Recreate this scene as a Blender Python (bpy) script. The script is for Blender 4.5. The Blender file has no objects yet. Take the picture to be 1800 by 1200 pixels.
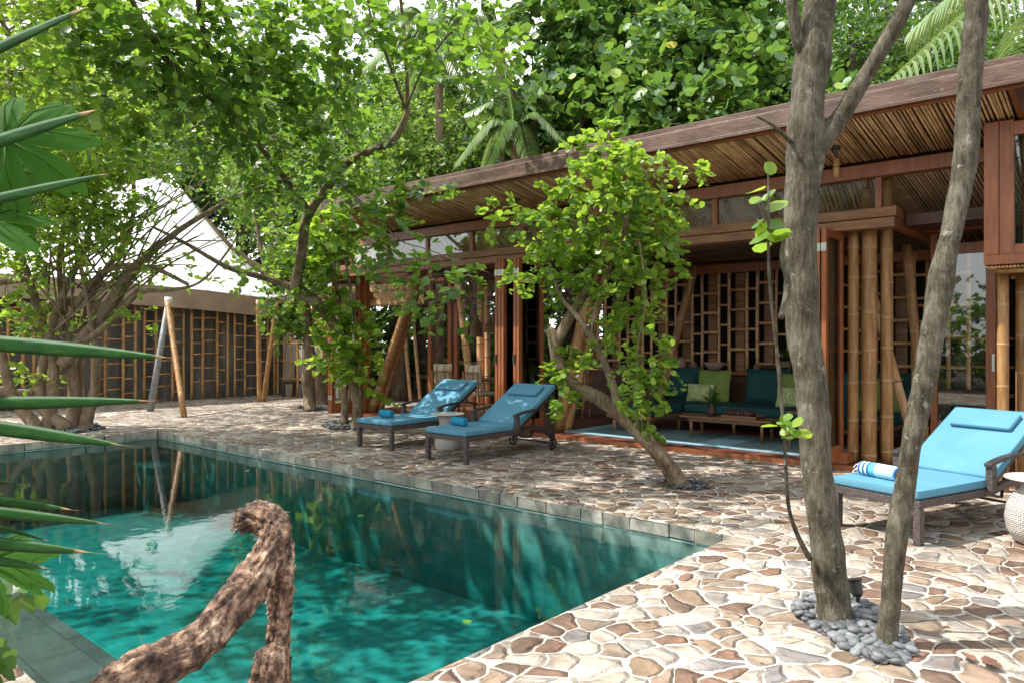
import bpy, math, random
import numpy as np
from mathutils import Vector, Matrix, Quaternion
random.seed(7)
RS = np.random.RandomState(11)
sc = bpy.context.scene
COL = sc.collection
F, HY, CH = 1313.0, 597.0, 1.6            # focal length in px (1800 wide), horizon row, eye height
CA, SA = .7525, .6586
# ---------------------------------------------------------------- coordinates measured from the photograph
def at(px, py, d):
    s = (px-900)*d/F
    return Vector((CA*s-SA*d, SA*s+CA*d, CH-(py-HY)*d/F))
def gnd(px, py, z=0.0):
    return at(px, py, F*(CH-z)/(py-HY))
def onY(px, py, Y):
    k = (px-900)/F
    return at(px, py, Y/(SA*k+CA))
def onX(px, py, X):
    k = (px-900)/F
    return at(px, py, X/(CA*k-SA))
# ---------------------------------------------------------------- node materials
M = {}
def newmat(name):
    m = bpy.data.materials.new(name); m.use_nodes = True
    nt = m.node_tree
    for n in list(nt.nodes): nt.nodes.remove(n)
    out = nt.nodes.new('ShaderNodeOutputMaterial')
    M[name] = m
    return m, nt, out
def N(nt, t, **kw):
    n = nt.nodes.new(t)
    for k, v in kw.items():
        if k in ('operation','blend_type','feature','noise_dimensions','data_type','distance','bands_direction','wave_type','attribute_name','wave_profile','clamp','interpolation_type','attribute_type','voronoi_dimensions'):
            setattr(n, k, v)
        else:
            n.inputs[k.replace('_',' ')].default_value = v
    return n
def L(nt, a, ao, b, bi): nt.links.new(a.outputs[ao], b.inputs[bi])
def ramp(nt, stops, interp='LINEAR'):
    r = nt.nodes.new('ShaderNodeValToRGB'); cr = r.color_ramp; cr.interpolation = interp
    while len(cr.elements) < len(stops): cr.elements.new(.5)
    for e, (p, c) in zip(cr.elements, stops):
        e.position = p; e.color = (c[0], c[1], c[2], 1)
    return r
def coords(nt, scale=(1,1,1), rot=(0,0,0)):
    tc = nt.nodes.new('ShaderNodeTexCoord'); mp = nt.nodes.new('ShaderNodeMapping')
    mp.inputs['Scale'].default_value = scale; mp.inputs['Rotation'].default_value = rot
    L(nt, tc, 'Object', mp, 'Vector'); return mp
def surf(name, stops, scale=6, stretch=(1,1,1), rough=.6, bump=.2, bscale=None, dist=.01, ring=None, spec=.4, detail=6, isl=0, coat=0, metal=0, wear=None):
    """noise-mottled surface; ring=(colour) tints the attribute 'ring'; isl = brightness variation from piece to piece"""
    m, nt, out = newmat(name)
    mp = coords(nt, stretch)
    no = N(nt, 'ShaderNodeTexNoise', Scale=scale, Detail=detail, Roughness=.62); L(nt, mp, 'Vector', no, 'Vector')
    rp = ramp(nt, stops); L(nt, no, 'Fac', rp, 'Fac')
    src, so = rp, 'Color'
    if wear:
        n3 = N(nt, 'ShaderNodeTexNoise', Scale=wear[1], Detail=4); L(nt, mp, 'Vector', n3, 'Vector')
        r3 = ramp(nt, [(wear[2], (0,0,0)), (wear[2]+.12, (1,1,1))]); L(nt, n3, 'Fac', r3, 'Fac')
        mx = N(nt, 'ShaderNodeMix', data_type='RGBA'); L(nt, r3, 'Color', mx, 0); L(nt, src, so, mx, 6); mx.inputs[7].default_value = (*wear[0], 1)
        src, so = mx, 2
    if isl:
        ge = nt.nodes.new('ShaderNodeNewGeometry')
        mr = N(nt, 'ShaderNodeMapRange'); L(nt, ge, 'Random Per Island', mr, 'Value')
        mr.inputs['To Min'].default_value = 1-isl; mr.inputs['To Max'].default_value = 1+isl
        mx = N(nt, 'ShaderNodeVectorMath', operation='SCALE'); L(nt, src, so, mx, 0); L(nt, mr, 'Result', mx, 'Scale')
        src, so = mx, 0
    if ring:
        a = N(nt, 'ShaderNodeAttribute', attribute_name='ring')
        mx = N(nt, 'ShaderNodeMix', data_type='RGBA'); L(nt, a, 'Fac', mx, 0); L(nt, src, so, mx, 6); mx.inputs[7].default_value = (*ring, 1)
        src, so = mx, 2
    p = N(nt, 'ShaderNodeBsdfPrincipled', Roughness=rough)
    p.inputs['Specular IOR Level'].default_value = spec
    p.inputs['Metallic'].default_value = metal
    p.inputs['Coat Weight'].default_value = coat
    L(nt, src, so, p, 'Base Color')
    if bump:
        n2 = N(nt, 'ShaderNodeTexNoise', Scale=bscale or scale*3, Detail=6); L(nt, mp, 'Vector', n2, 'Vector')
        b = N(nt, 'ShaderNodeBump', Strength=bump, Distance=dist); L(nt, n2, 'Fac', b, 'Height'); L(nt, b, 'Normal', p, 'Normal')
    L(nt, p, 'BSDF', out, 'Surface')
    return m
def leafmat(name, stops, transl=.4, rough=.38, tcol=(.32,.5,.05), spec=.5):
    m, nt, out = newmat(name)
    ge = nt.nodes.new('ShaderNodeNewGeometry')
    rp = ramp(nt, stops); L(nt, ge, 'Random Per Island', rp, 'Fac')
    p = N(nt, 'ShaderNodeBsdfPrincipled', Roughness=rough); p.inputs['Specular IOR Level'].default_value = spec
    L(nt, rp, 'Color', p, 'Base Color')
    t = nt.nodes.new('ShaderNodeBsdfTranslucent')
    mx = N(nt, 'ShaderNodeMix', data_type='RGBA'); mx.inputs[0].default_value = .55
    L(nt, rp, 'Color', mx, 6); mx.inputs[7].default_value = (*tcol, 1); L(nt, mx, 2, t, 'Color')
    ms = nt.nodes.new('ShaderNodeMixShader'); ms.inputs[0].default_value = transl
    L(nt, p, 'BSDF', ms, 1); L(nt, t, 'BSDF', ms, 2); L(nt, ms, 'Shader', out, 'Surface')
    return m

# plain surfaces -----------------------------------------------------------------
surf('bark_grey', [(.25,(.034,.03,.018)),(.45,(.075,.066,.043)),(.6,(.12,.105,.076)),(.78,(.19,.175,.145))], 5, (1.3,1.3,.5), .85, .9, 24, .015, wear=((.24,.23,.19), 30, .64))
def bark_mat(name, dark, mid, light, lichen, lt=.6):
    m, nt, out = newmat(name)
    mp = coords(nt); mv = coords(nt,(1,1,.22))
    a = N(nt, 'ShaderNodeTexNoise', Scale=5, Detail=5, Roughness=.6); L(nt, mp, 'Vector', a, 'Vector')
    f = N(nt, 'ShaderNodeTexNoise', Scale=46, Detail=6, Roughness=.7); L(nt, mv, 'Vector', f, 'Vector')
    ad = N(nt, 'ShaderNodeMath', operation='MULTIPLY_ADD'); ad.inputs[1].default_value = .75; L(nt, f, 'Fac', ad, 0)
    hf = N(nt, 'ShaderNodeMath', operation='MULTIPLY'); hf.inputs[1].default_value = .75; L(nt, a, 'Fac', hf, 0); L(nt, hf, 0, ad, 2)
    rp = ramp(nt, [(.55,dark),(.73,mid),(.9,light)]); L(nt, ad, 0, rp, 'Fac')
    l = N(nt, 'ShaderNodeTexNoise', Scale=11, Detail=7, Roughness=.75); L(nt, mp, 'Vector', l, 'Vector')
    lr = ramp(nt, [(lt,(0,0,0)),(lt+.05,(1,1,1))]); L(nt, l, 'Fac', lr, 'Fac')
    mx = N(nt, 'ShaderNodeMix', data_type='RGBA'); L(nt, lr, 'Color', mx, 0); L(nt, rp, 'Color', mx, 6); mx.inputs[7].default_value = (*lichen,1)
    sp = N(nt, 'ShaderNodeTexVoronoi', Scale=38); L(nt, mp, 'Vector', sp, 'Vector')
    sr = ramp(nt, [(.1,(1,1,1)),(.2,(0,0,0))]); L(nt, sp, 'Distance', sr, 'Fac')
    sm = N(nt, 'ShaderNodeMath', operation='MULTIPLY'); sm.inputs[1].default_value = .3; L(nt, sr, 'Color', sm, 0)
    m2 = N(nt, 'ShaderNodeMix', data_type='RGBA'); L(nt, sm, 0, m2, 0); L(nt, mx, 2, m2, 6); m2.inputs[7].default_value = (*lichen,1)
    p = N(nt, 'ShaderNodeBsdfPrincipled', Roughness=.88); p.inputs['Specular IOR Level'].default_value = .2; L(nt, m2, 2, p, 'Base Color')
    h = N(nt, 'ShaderNodeMath', operation='MULTIPLY_ADD'); h.inputs[1].default_value = .5; L(nt, l, 'Fac', h, 0); L(nt, f, 'Fac', h, 2)
    b = N(nt, 'ShaderNodeBump', Strength=1, Distance=.014); L(nt, h, 0, b, 'Height'); L(nt, b, 'Normal', p, 'Normal')
    L(nt, p, 'BSDF', out, 'Surface')
bark_mat('bark_pale', (.022,.019,.012), (.074,.064,.043), (.15,.136,.104), (.22,.21,.17))
bark_mat('bark_tan', (.045,.03,.018), (.15,.108,.066), (.27,.21,.14), (.30,.25,.17), .63)
surf('bark_brown', [(.25,(.075,.05,.03)),(.5,(.17,.12,.075)),(.75,(.28,.22,.15))], 9, (1,1,.5), .85, .6, 26, .01)
surf('bark_dark', [(.3,(.03,.022,.015)),(.7,(.1,.075,.05))], 8, (1,1,.5), .9, .5, 20, .01)
surf('wood_red', [(.2,(.13,.036,.012)),(.5,(.26,.082,.027)),(.8,(.37,.14,.05))], 5, (6,6,.5), .38, .12, 30, .003, spec=.5, isl=.15)
surf('wood_dark', [(.2,(.035,.014,.009)),(.5,(.075,.03,.017)),(.8,(.13,.055,.03))], 5, (.6,5,5), .45, .15, 30, .003, isl=.2)
surf('wood_head', [(.2,(.12,.05,.02)),(.5,(.24,.115,.05)),(.8,(.38,.21,.1))], 4, (.7,6,6), .5, .2, 30, .004, isl=.15)
surf('wood_table', [(.2,(.10,.048,.022)),(.8,(.24,.13,.06))], 5, (.8,6,6), .45, .15, 30, .003)
surf('fascia', [(.25,(.035,.018,.012)),(.45,(.085,.045,.03)),(.6,(.13,.082,.06)),(.8,(.13,.05,.024))], 3.2, (1,1,3), .5, .35, 18, .01, metal=.0, spec=.4, wear=((.25,.2,.18), 9, .66))
surf('bamboo', [(.25,(.20,.10,.035)),(.55,(.36,.2,.075)),(.8,(.48,.3,.13))], 7, (2,2,.35), .42, .15, 30, .003, ring=(.10,.05,.02), isl=.14)
surf('bamboo_brown', [(.25,(.36,.19,.085)),(.55,(.6,.35,.17)),(.8,(.72,.48,.26))], 7, (2,2,.35), .36, .12, 30, .003, ring=(.09,.035,.016), isl=.16, spec=.55)
surf('bamboo_post', [(.2,(.11,.05,.018)),(.45,(.25,.125,.042)),(.62,(.36,.2,.08)),(.8,(.48,.31,.14))], 8, (3,3,.3), .42, .35, 34, .004, ring=(.4,.27,.13), isl=.1)
surf('slats', [(.25,(.3,.15,.06)),(.5,(.58,.36,.17)),(.78,(.76,.54,.3))], 9, (1,.35,1), .55, .2, 40, .003, isl=.38)
surf('slats_lit', [(.25,(.4,.25,.14)),(.5,(.62,.45,.28)),(.78,(.75,.6,.42))], 9, (1,.35,1), .5, .2, 40, .003, isl=.3)  # lit copy of the slats, lightened because little light reaches the ceiling
surf('fabric_blue', [(.3,(.075,.215,.305)),(.7,(.095,.245,.34))], 3, rough=.85, bump=.25, bscale=260, dist=.0015, spec=.2)
def wrinkle(name, sc1=5, dist=.02, st=.35):
    m=M[name]; nt=m.node_tree; p=[n for n in nt.nodes if n.type=='BSDF_PRINCIPLED'][0]; ob_=[n for n in nt.nodes if n.type=='BUMP'][0]
    mp=coords(nt,(1,1.8,1)); n=N(nt,'ShaderNodeTexNoise',Scale=sc1,Detail=3,Distortion=.8); L(nt,mp,'Vector',n,'Vector')
    b=N(nt,'ShaderNodeBump',Strength=st,Distance=dist); L(nt,n,'Fac',b,'Height'); L(nt,ob_,'Normal',b,'Normal'); L(nt,b,'Normal',p,'Normal')
wrinkle('fabric_blue')
surf('fabric_teal', [(.3,(.006,.048,.05)),(.7,(.01,.068,.07))], 3, rough=.75, bump=.25, bscale=120, dist=.003, spec=.3)
surf('fabric_lime', [(.3,(.15,.22,.05)),(.7,(.2,.27,.07))], 3, rough=.8, bump=.25, bscale=120, dist=.003, spec=.2)
surf('wicker_dark', [(.35,(.045,.03,.026)),(.65,(.11,.08,.07))], 40, rough=.5, bump=.4, bscale=90, dist=.004)
surf('metal_black', [(.3,(.012,.012,.013)),(.7,(.022,.022,.024))], 8, rough=.4, bump=.05, spec=.5)
surf('frame_brown', [(.3,(.024,.018,.017)),(.7,(.045,.034,.032))], 8, (1,6,1), rough=.4, bump=.1, spec=.5)
surf('steel', [(.3,(.45,.44,.42)),(.7,(.6,.58,.55))], 9, rough=.3, metal=.9, bump=0)
surf('stone_top', [(.3,(.36,.35,.33)),(.7,(.5,.48,.45))], 12, rough=.55, bump=.1)
surf('canvas', [(.32,(.60,.60,.58)),(.45,(.72,.73,.74)),(.7,(.80,.80,.81))], 1.1, rough=.8, bump=.1, bscale=2, dist=.05)
surf('canvas_band', [(.3,(.36,.28,.21)),(.7,(.46,.37,.29))], 2, rough=.85, bump=.1)
surf('curtain', [(.3,(.24,.22,.2)),(.7,(.38,.35,.31))], 2, (4,4,.3), rough=.9, bump=.4, bscale=9, dist=.03)
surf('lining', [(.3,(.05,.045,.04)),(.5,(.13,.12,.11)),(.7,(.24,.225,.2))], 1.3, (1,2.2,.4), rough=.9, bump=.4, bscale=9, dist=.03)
surf('dark_void', [(.3,(.016,.013,.01)),(.7,(.03,.022,.017))], 3, rough=.9, bump=0)  # near-black colour stands in for deep shade behind the lattice and wing
surf('pebble', [(.3,(.07,.075,.08)),(.7,(.15,.155,.165))], 6, rough=.6, bump=.1, isl=.5)
surf('pebble_dark', [(.3,(.03,.033,.037)),(.7,(.09,.095,.1))], 6, rough=.5, bump=.1, isl=.4)
surf('soil', [(.3,(.025,.018,.011)),(.6,(.06,.042,.026)),(.8,(.05,.06,.02))], 5, rough=1, bump=.8, bscale=9, dist=.05)
surf('terracotta', [(.3,(.16,.085,.055)),(.7,(.3,.18,.12))], 9, rough=.8, bump=.15)
surf('clay_pale', [(.3,(.26,.17,.12)),(.7,(.42,.31,.24))], 9, rough=.8, bump=.15)
surf('clay_dark', [(.3,(.02,.013,.01)),(.7,(.06,.035,.025))], 9, rough=.5, bump=.1)
surf('wicker_tan', [(.3,(.16,.09,.04)),(.7,(.34,.21,.1))], 40, rough=.8, bump=.4, bscale=90, dist=.004)
surf('beads', [(.3,(.04,.012,.012)),(.7,(.09,.03,.03))], 9, rough=.25, bump=0)
surf('leaf_dry', [(.3,(.07,.03,.018)),(.7,(.17,.085,.05))], 9, rough=.7, bump=.2, isl=.3)
surf('galv', [(.3,(.13,.14,.145)),(.7,(.3,.31,.32))], 14, rough=.6, bump=.1)
surf('white_cap', [(.3,(.45,.48,.5)),(.6,(.6,.6,.6))], 30, rough=.7, bump=.3)
surf('rug_blue', [(.3,(.2,.35,.43)),(.7,(.27,.44,.52))], 3, rough=.95, bump=.4, bscale=200, dist=.004, spec=.1)
surf('rug_shaded', [(.3,(.12,.19,.21)),(.7,(.17,.25,.27))], 3, rough=.95, bump=.4, bscale=200, dist=.004, spec=.1)  # shaded copy of the blue rug colour, for parts out of the sun
surf('towel_blue', [(.3,(.015,.17,.29)),(.7,(.035,.26,.40))], 3, rough=.95, bump=.5, bscale=220, dist=.003, spec=.1)
surf('canna', [(.3,(.05,.16,.02)),(.7,(.09,.25,.035))], 3, rough=.5)

def stripes(name, base, cols, scale, axis=0, rough=.85, lo=.6, spec=.2):
    m, nt, out = newmat(name)
    mp = coords(nt); sp = nt.nodes.new('ShaderNodeSeparateXYZ'); L(nt, mp, 'Vector', sp, 0)
    mu = N(nt, 'ShaderNodeMath', operation='MULTIPLY'); mu.inputs[1].default_value = scale; L(nt, sp, axis, mu, 0)
    fr = N(nt, 'ShaderNodeMath', operation='FRACT'); L(nt, mu, 0, fr, 0)
    rp = ramp(nt, [(0, base)]+cols, 'CONSTANT'); L(nt, fr, 0, rp, 'Fac')
    p = N(nt, 'ShaderNodeBsdfPrincipled', Roughness=rough); p.inputs['Specular IOR Level'].default_value = spec
    no = N(nt, 'ShaderNodeTexNoise', Scale=200); L(nt, mp, 'Vector', no, 'Vector')
    b = N(nt, 'ShaderNodeBump', Strength=.3, Distance=.002); L(nt, no, 'Fac', b, 'Height'); L(nt, b, 'Normal', p, 'Normal')
    L(nt, rp, 'Color', p, 'Base Color'); L(nt, p, 'BSDF', out, 'Surface')
stripes('towel_stripe', (.42,.68,.78), [(.45,(.03,.16,.36)),(.52,(.6,.8,.88)),(.57,(.02,.1,.3)),(.63,(.6,.8,.88)),(.68,(.02,.1,.3)),(.74,(.6,.8,.88)),(.79,(.02,.1,.3)),(.85,(.1,.4,.62))], 2.6, 0)
stripes('cushion_stripe', (.55,.5,.4), [(.3,(.12,.12,.07)),(.42,(.55,.5,.4)),(.52,(.2,.17,.1)),(.6,(.55,.5,.4))], 5.5, 0)

def deck_mat():
    m, nt, out = newmat('deck')
    mp = coords(nt); sp = nt.nodes.new('ShaderNodeSeparateXYZ'); L(nt, mp, 'Vector', sp, 0)
    mu = N(nt, 'ShaderNodeMath', operation='MULTIPLY'); mu.inputs[1].default_value = 9.0; L(nt, sp, 0, mu, 0)
    fl = N(nt, 'ShaderNodeMath', operation='FLOOR'); L(nt, mu, 0, fl, 0)
    wn = N(nt, 'ShaderNodeTexWhiteNoise', noise_dimensions='1D'); L(nt, fl, 0, wn, 'W')
    rp = ramp(nt, [(0,(.075,.022,.014)),(.5,(.13,.042,.026)),(1,(.2,.08,.05))]); L(nt, wn, 'Value', rp, 'Fac')
    fr = N(nt, 'ShaderNodeMath', operation='FRACT'); L(nt, mu, 0, fr, 0)
    gp = ramp(nt, [(0,(0,0,0)),(.05,(1,1,1)),(.95,(1,1,1)),(1,(0,0,0))]); L(nt, fr, 0, gp, 'Fac')
    mx = N(nt, 'ShaderNodeMix', data_type='RGBA', blend_type='MULTIPLY'); mx.inputs[0].default_value = .9; L(nt, rp, 'Color', mx, 6); L(nt, gp, 'Color', mx, 7)
    p = N(nt, 'ShaderNodeBsdfPrincipled', Roughness=.42); L(nt, mx, 2, p, 'Base Color')
    b = N(nt, 'ShaderNodeBump', Strength=.8, Distance=.008); L(nt, gp, 'Color', b, 'Height'); L(nt, b, 'Normal', p, 'Normal')
    L(nt, p, 'BSDF', out, 'Surface')
deck_mat()

def paving_mat(name, coping=False):
    m, nt, out = newmat(name)
    mp = coords(nt)
    n1 = N(nt, 'ShaderNodeTexNoise', Scale=1.9, Detail=2); L(nt, mp, 'Vector', n1, 'Vector')
    v1 = N(nt, 'ShaderNodeVectorMath', operation='SUBTRACT'); v1.inputs[1].default_value = (.5,.5,.5); L(nt, n1, 'Color', v1, 0)
    v2 = N(nt, 'ShaderNodeVectorMath', operation='SCALE'); v2.inputs['Scale'].default_value = .34; L(nt, v1, 0, v2, 0)
    n1b = N(nt, 'ShaderNodeTexNoise', Scale=16, Detail=2); L(nt, mp, 'Vector', n1b, 'Vector')
    v1b = N(nt, 'ShaderNodeVectorMath', operation='SUBTRACT'); v1b.inputs[1].default_value = (.5,.5,.5); L(nt, n1b, 'Color', v1b, 0)
    v2b = N(nt, 'ShaderNodeVectorMath', operation='SCALE'); v2b.inputs['Scale'].default_value = .035; L(nt, v1b, 0, v2b, 0)
    v3 = N(nt, 'ShaderNodeVectorMath', operation='ADD'); L(nt, mp, 'Vector', v3, 0); L(nt, v2, 0, v3, 1)
    v4 = N(nt, 'ShaderNodeVectorMath', operation='ADD'); L(nt, v3, 0, v4, 0); L(nt, v2b, 0, v4, 1)
    v5 = N(nt, 'ShaderNodeVectorMath', operation='MULTIPLY'); v5.inputs[1].default_value = (6.9,5.2,0); L(nt, v4, 0, v5, 0)
    ve = N(nt, 'ShaderNodeTexVoronoi', feature='DISTANCE_TO_EDGE', Scale=1, Randomness=.95, voronoi_dimensions='2D'); L(nt, v5, 0, ve, 'Vector')
    vc = N(nt, 'ShaderNodeTexVoronoi', feature='F1', Scale=1, Randomness=.95, voronoi_dimensions='2D'); L(nt, v5, 0, vc, 'Vector')
    sc_ = nt.nodes.new('ShaderNodeSeparateColor'); L(nt, vc, 'Color', sc_, 0)
    # grout width changes from stone to stone
    gw = N(nt, 'ShaderNodeMapRange'); gw.inputs['To Min'].default_value = .012; gw.inputs['To Max'].default_value = .07; L(nt, sc_, 1, gw, 'Value')
    df0 = N(nt, 'ShaderNodeMath', operation='SUBTRACT'); L(nt, ve, 'Distance', df0, 0); L(nt, gw, 0, df0, 1)
    rr_ = N(nt, 'ShaderNodeMapRange'); rr_.inputs['To Min'].default_value = .58; rr_.inputs['To Max'].default_value = .92; L(nt, sc_, 2, rr_, 'Value')
    fd = N(nt, 'ShaderNodeMath', operation='SUBTRACT'); L(nt, rr_, 0, fd, 0); L(nt, vc, 'Distance', fd, 1)
    df = N(nt, 'ShaderNodeMath', operation='SMOOTH_MIN'); df.inputs[2].default_value = .12; L(nt, df0, 0, df, 0); L(nt, fd, 0, df, 1)
    st = N(nt, 'ShaderNodeMapRange', interpolation_type='SMOOTHSTEP'); st.inputs['From Min'].default_value = -.008; st.inputs['From Max'].default_value = .02; L(nt, df, 0, st, 'Value')
    cr = ramp(nt, [(0,(.27,.235,.2)),(.13,(.18,.145,.115)),(.24,(.135,.085,.063)),(.36,(.34,.31,.27)),(.46,(.155,.145,.145)),(.54,(.2,.15,.115)),(.66,(.105,.072,.055)),(.74,(.28,.245,.215)),(.84,(.155,.115,.08)),(.92,(.21,.195,.18)),(1,(.31,.275,.24))], 'CONSTANT')
    L(nt, sc_, 0, cr, 'Fac')
    n2 = N(nt, 'ShaderNodeTexNoise', Scale=7, Detail=7, Roughness=.68); L(nt, v3, 0, n2, 'Vector')
    mt = ramp(nt, [(.3,(.5,.47,.45)),(.5,(1.2,1.17,1.15)),(.68,(1.9,1.8,1.68))]); L(nt, n2, 'Fac', mt, 'Fac')
    m1 = N(nt, 'ShaderNodeMix', data_type='RGBA', blend_type='MULTIPLY'); m1.inputs[0].default_value = .85; L(nt, cr, 'Color', m1, 6); L(nt, mt, 'Color', m1, 7)
    # rust veins
    n3 = N(nt, 'ShaderNodeTexNoise', Scale=4.5, Detail=5, Roughness=.7); L(nt, v4, 0, n3, 'Vector')
    r3 = ramp(nt, [(.56,(0,0,0)),(.68,(1,1,1))]); L(nt, n3, 'Fac', r3, 'Fac')
    rsc = N(nt, 'ShaderNodeMath', operation='MULTIPLY'); rsc.inputs[1].default_value = .5; L(nt, r3, 'Color', rsc, 0)
    m2 = N(nt, 'ShaderNodeMix', data_type='RGBA'); L(nt, rsc, 0, m2, 0); L(nt, m1, 2, m2, 6); m2.inputs[7].default_value = (.24,.125,.06,1)
    # grimy rim round some stones
    rim = ramp(nt, [(0,(1,1,1)),(.35,(.0,.0,.0))]);
    rm = N(nt, 'ShaderNodeMapRange'); rm.inputs['From Max'].default_value = .1; L(nt, df, 0, rm, 'Value'); L(nt, rm, 0, rim, 'Fac')
    n4 = N(nt, 'ShaderNodeTexNoise', Scale=2.3, Detail=3); L(nt, mp, 'Vector', n4, 'Vector')
    r4 = ramp(nt, [(.42,(0,0,0)),(.6,(.75,.75,.75))]); L(nt, n4, 'Fac', r4, 'Fac')
    rmm = N(nt, 'ShaderNodeMath', operation='MULTIPLY'); L(nt, rim, 'Color', rmm, 0); L(nt, r4, 'Color', rmm, 1)
    m3 = N(nt, 'ShaderNodeMix', data_type='RGBA'); L(nt, rmm, 0, m3, 0); L(nt, m2, 2, m3, 6); m3.inputs[7].default_value = (.06,.045,.03,1)
    gn = N(nt, 'ShaderNodeTexNoise', Scale=11, Detail=6); L(nt, mp, 'Vector', gn, 'Vector')
    gr = ramp(nt, [(.36,(.2,.18,.155)),(.46,(.4,.37,.335)),(.7,(.52,.49,.45))]); L(nt, gn, 'Fac', gr, 'Fac')
    m4 = N(nt, 'ShaderNodeMix', data_type='RGBA'); L(nt, st, 0, m4, 0); L(nt, gr, 'Color', m4, 6); L(nt, m3, 2, m4, 7)
    ns = N(nt, 'ShaderNodeTexNoise', Scale=.7, Detail=5, Roughness=.65); L(nt, mp, 'Vector', ns, 'Vector')
    sr_ = ramp(nt, [(.35,(.68,.66,.62)),(.6,(1.06,1.05,1.03))]); L(nt, ns, 'Fac', sr_, 'Fac')
    m5 = N(nt, 'ShaderNodeMix', data_type='RGBA', blend_type='MULTIPLY'); m5.inputs[0].default_value = 1; L(nt, m4, 2, m5, 6); L(nt, sr_, 'Color', m5, 7)
    p = N(nt, 'ShaderNodeBsdfPrincipled', Roughness=.72); p.inputs['Specular IOR Level'].default_value = .3
    L(nt, m5, 2, p, 'Base Color')
    dm = N(nt, 'ShaderNodeMapRange'); dm.inputs['From Max'].default_value = .16; L(nt, df, 0, dm, 'Value')
    nb = N(nt, 'ShaderNodeMath', operation='MULTIPLY_ADD'); nb.inputs[1].default_value = .55; L(nt, n2, 'Fac', nb, 0); L(nt, dm, 0, nb, 2)
    b = N(nt, 'ShaderNodeBump', Strength=1, Distance=.02); L(nt, nb, 0, b, 'Height'); L(nt, b, 'Normal', p, 'Normal')
    L(nt, p, 'BSDF', out, 'Surface')
paving_mat('paving')
surf('coping', [(.25,(.07,.07,.06)),(.45,(.2,.19,.16)),(.6,(.32,.3,.25)),(.8,(.2,.14,.09))], 5, rough=.7, bump=.6, bscale=16, dist=.012, isl=.4)

def tile_mat(name, c1, c2, mort, sx=2.6, bw=.6, bh=.3):
    m, nt, out = newmat(name)
    tc = nt.nodes.new('ShaderNodeTexCoord')
    br = nt.nodes.new('ShaderNodeTexBrick'); L(nt, tc, 'UV', br, 'Vector')
    br.inputs['Scale'].default_value = 1; br.inputs['Color1'].default_value = (*c1,1); br.inputs['Color2'].default_value = (*c2,1); br.inputs['Mortar'].default_value = (*mort,1)
    br.inputs['Brick Width'].default_value = bw; br.inputs['Row Height'].default_value = bh; br.inputs['Mortar Size'].default_value = .006
    br.inputs['Bias'].default_value = -.1
    no = N(nt, 'ShaderNodeTexNoise', Scale=5, Detail=6, Roughness=.6); L(nt, tc, 'Object', no, 'Vector')
    mr = ramp(nt, [(.3,(.6,.6,.6)),(.7,(1.25,1.25,1.25))]); L(nt, no, 'Fac', mr, 'Fac')
    mx = N(nt, 'ShaderNodeMix', data_type='RGBA', blend_type='MULTIPLY'); mx.inputs[0].default_value = 1; L(nt, br, 'Color', mx, 6); L(nt, mr, 'Color', mx, 7)
    p = N(nt, 'ShaderNodeBsdfPrincipled', Roughness=.6); L(nt, mx, 2, p, 'Base Color')
    L(nt, p, 'BSDF', out, 'Surface')
tile_mat('tile', (.27,.39,.355), (.33,.455,.41), (.27,.37,.34), bw=.3, bh=.15)
tile_mat('tile_slate', (.028,.036,.032), (.055,.064,.057), (.02,.025,.02), bw=.45, bh=.28)

def water_mat():
    m, nt, out = newmat('water')
    mp = coords(nt)
    n1 = N(nt, 'ShaderNodeTexNoise', Scale=6, Detail=4, Roughness=.5, Distortion=.4); L(nt, mp, 'Vector', n1, 'Vector')
    b = N(nt, 'ShaderNodeBump', Strength=.05, Distance=.02); L(nt, n1, 'Fac', b, 'Height')
    g = N(nt, 'ShaderNodeBsdfGlossy', Roughness=.0); L(nt, b, 'Normal', g, 'Normal')
    t = nt.nodes.new('ShaderNodeBsdfTransparent')
    fr = N(nt, 'ShaderNodeFresnel', IOR=1.38); L(nt, b, 'Normal', fr, 'Normal')
    ms = nt.nodes.new('ShaderNodeMixShader'); L(nt, fr, 0, ms, 0); L(nt, t, 0, ms, 1); L(nt, g, 0, ms, 2)
    L(nt, ms, 0, out, 'Surface')
    va = nt.nodes.new('ShaderNodeVolumeAbsorption'); va.inputs['Color'].default_value = (.27,.80,.80,1); va.inputs['Density'].default_value = 1.15
    L(nt, va, 0, out, 'Volume')
water_mat()
def glass_mat(name='glass', base=.06, k=1.0):
    m, nt, out = newmat(name)
    g = N(nt, 'ShaderNodeBsdfGlossy', Roughness=.02)
    t = nt.nodes.new('ShaderNodeBsdfTransparent'); t.inputs[0].default_value = (.9,.92,.9,1)
    fr = N(nt, 'ShaderNodeFresnel', IOR=1.5)
    ad = N(nt, 'ShaderNodeMath', operation='MULTIPLY_ADD'); ad.inputs[1].default_value = k; ad.inputs[2].default_value = base; L(nt, fr, 0, ad, 0)
    ms = nt.nodes.new('ShaderNodeMixShader'); L(nt, ad, 0, ms, 0); L(nt, t, 0, ms, 1); L(nt, g, 0, ms, 2)
    L(nt, ms, 0, out, 'Surface')
glass_mat(); glass_mat('glass_high', .0, .28)
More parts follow.
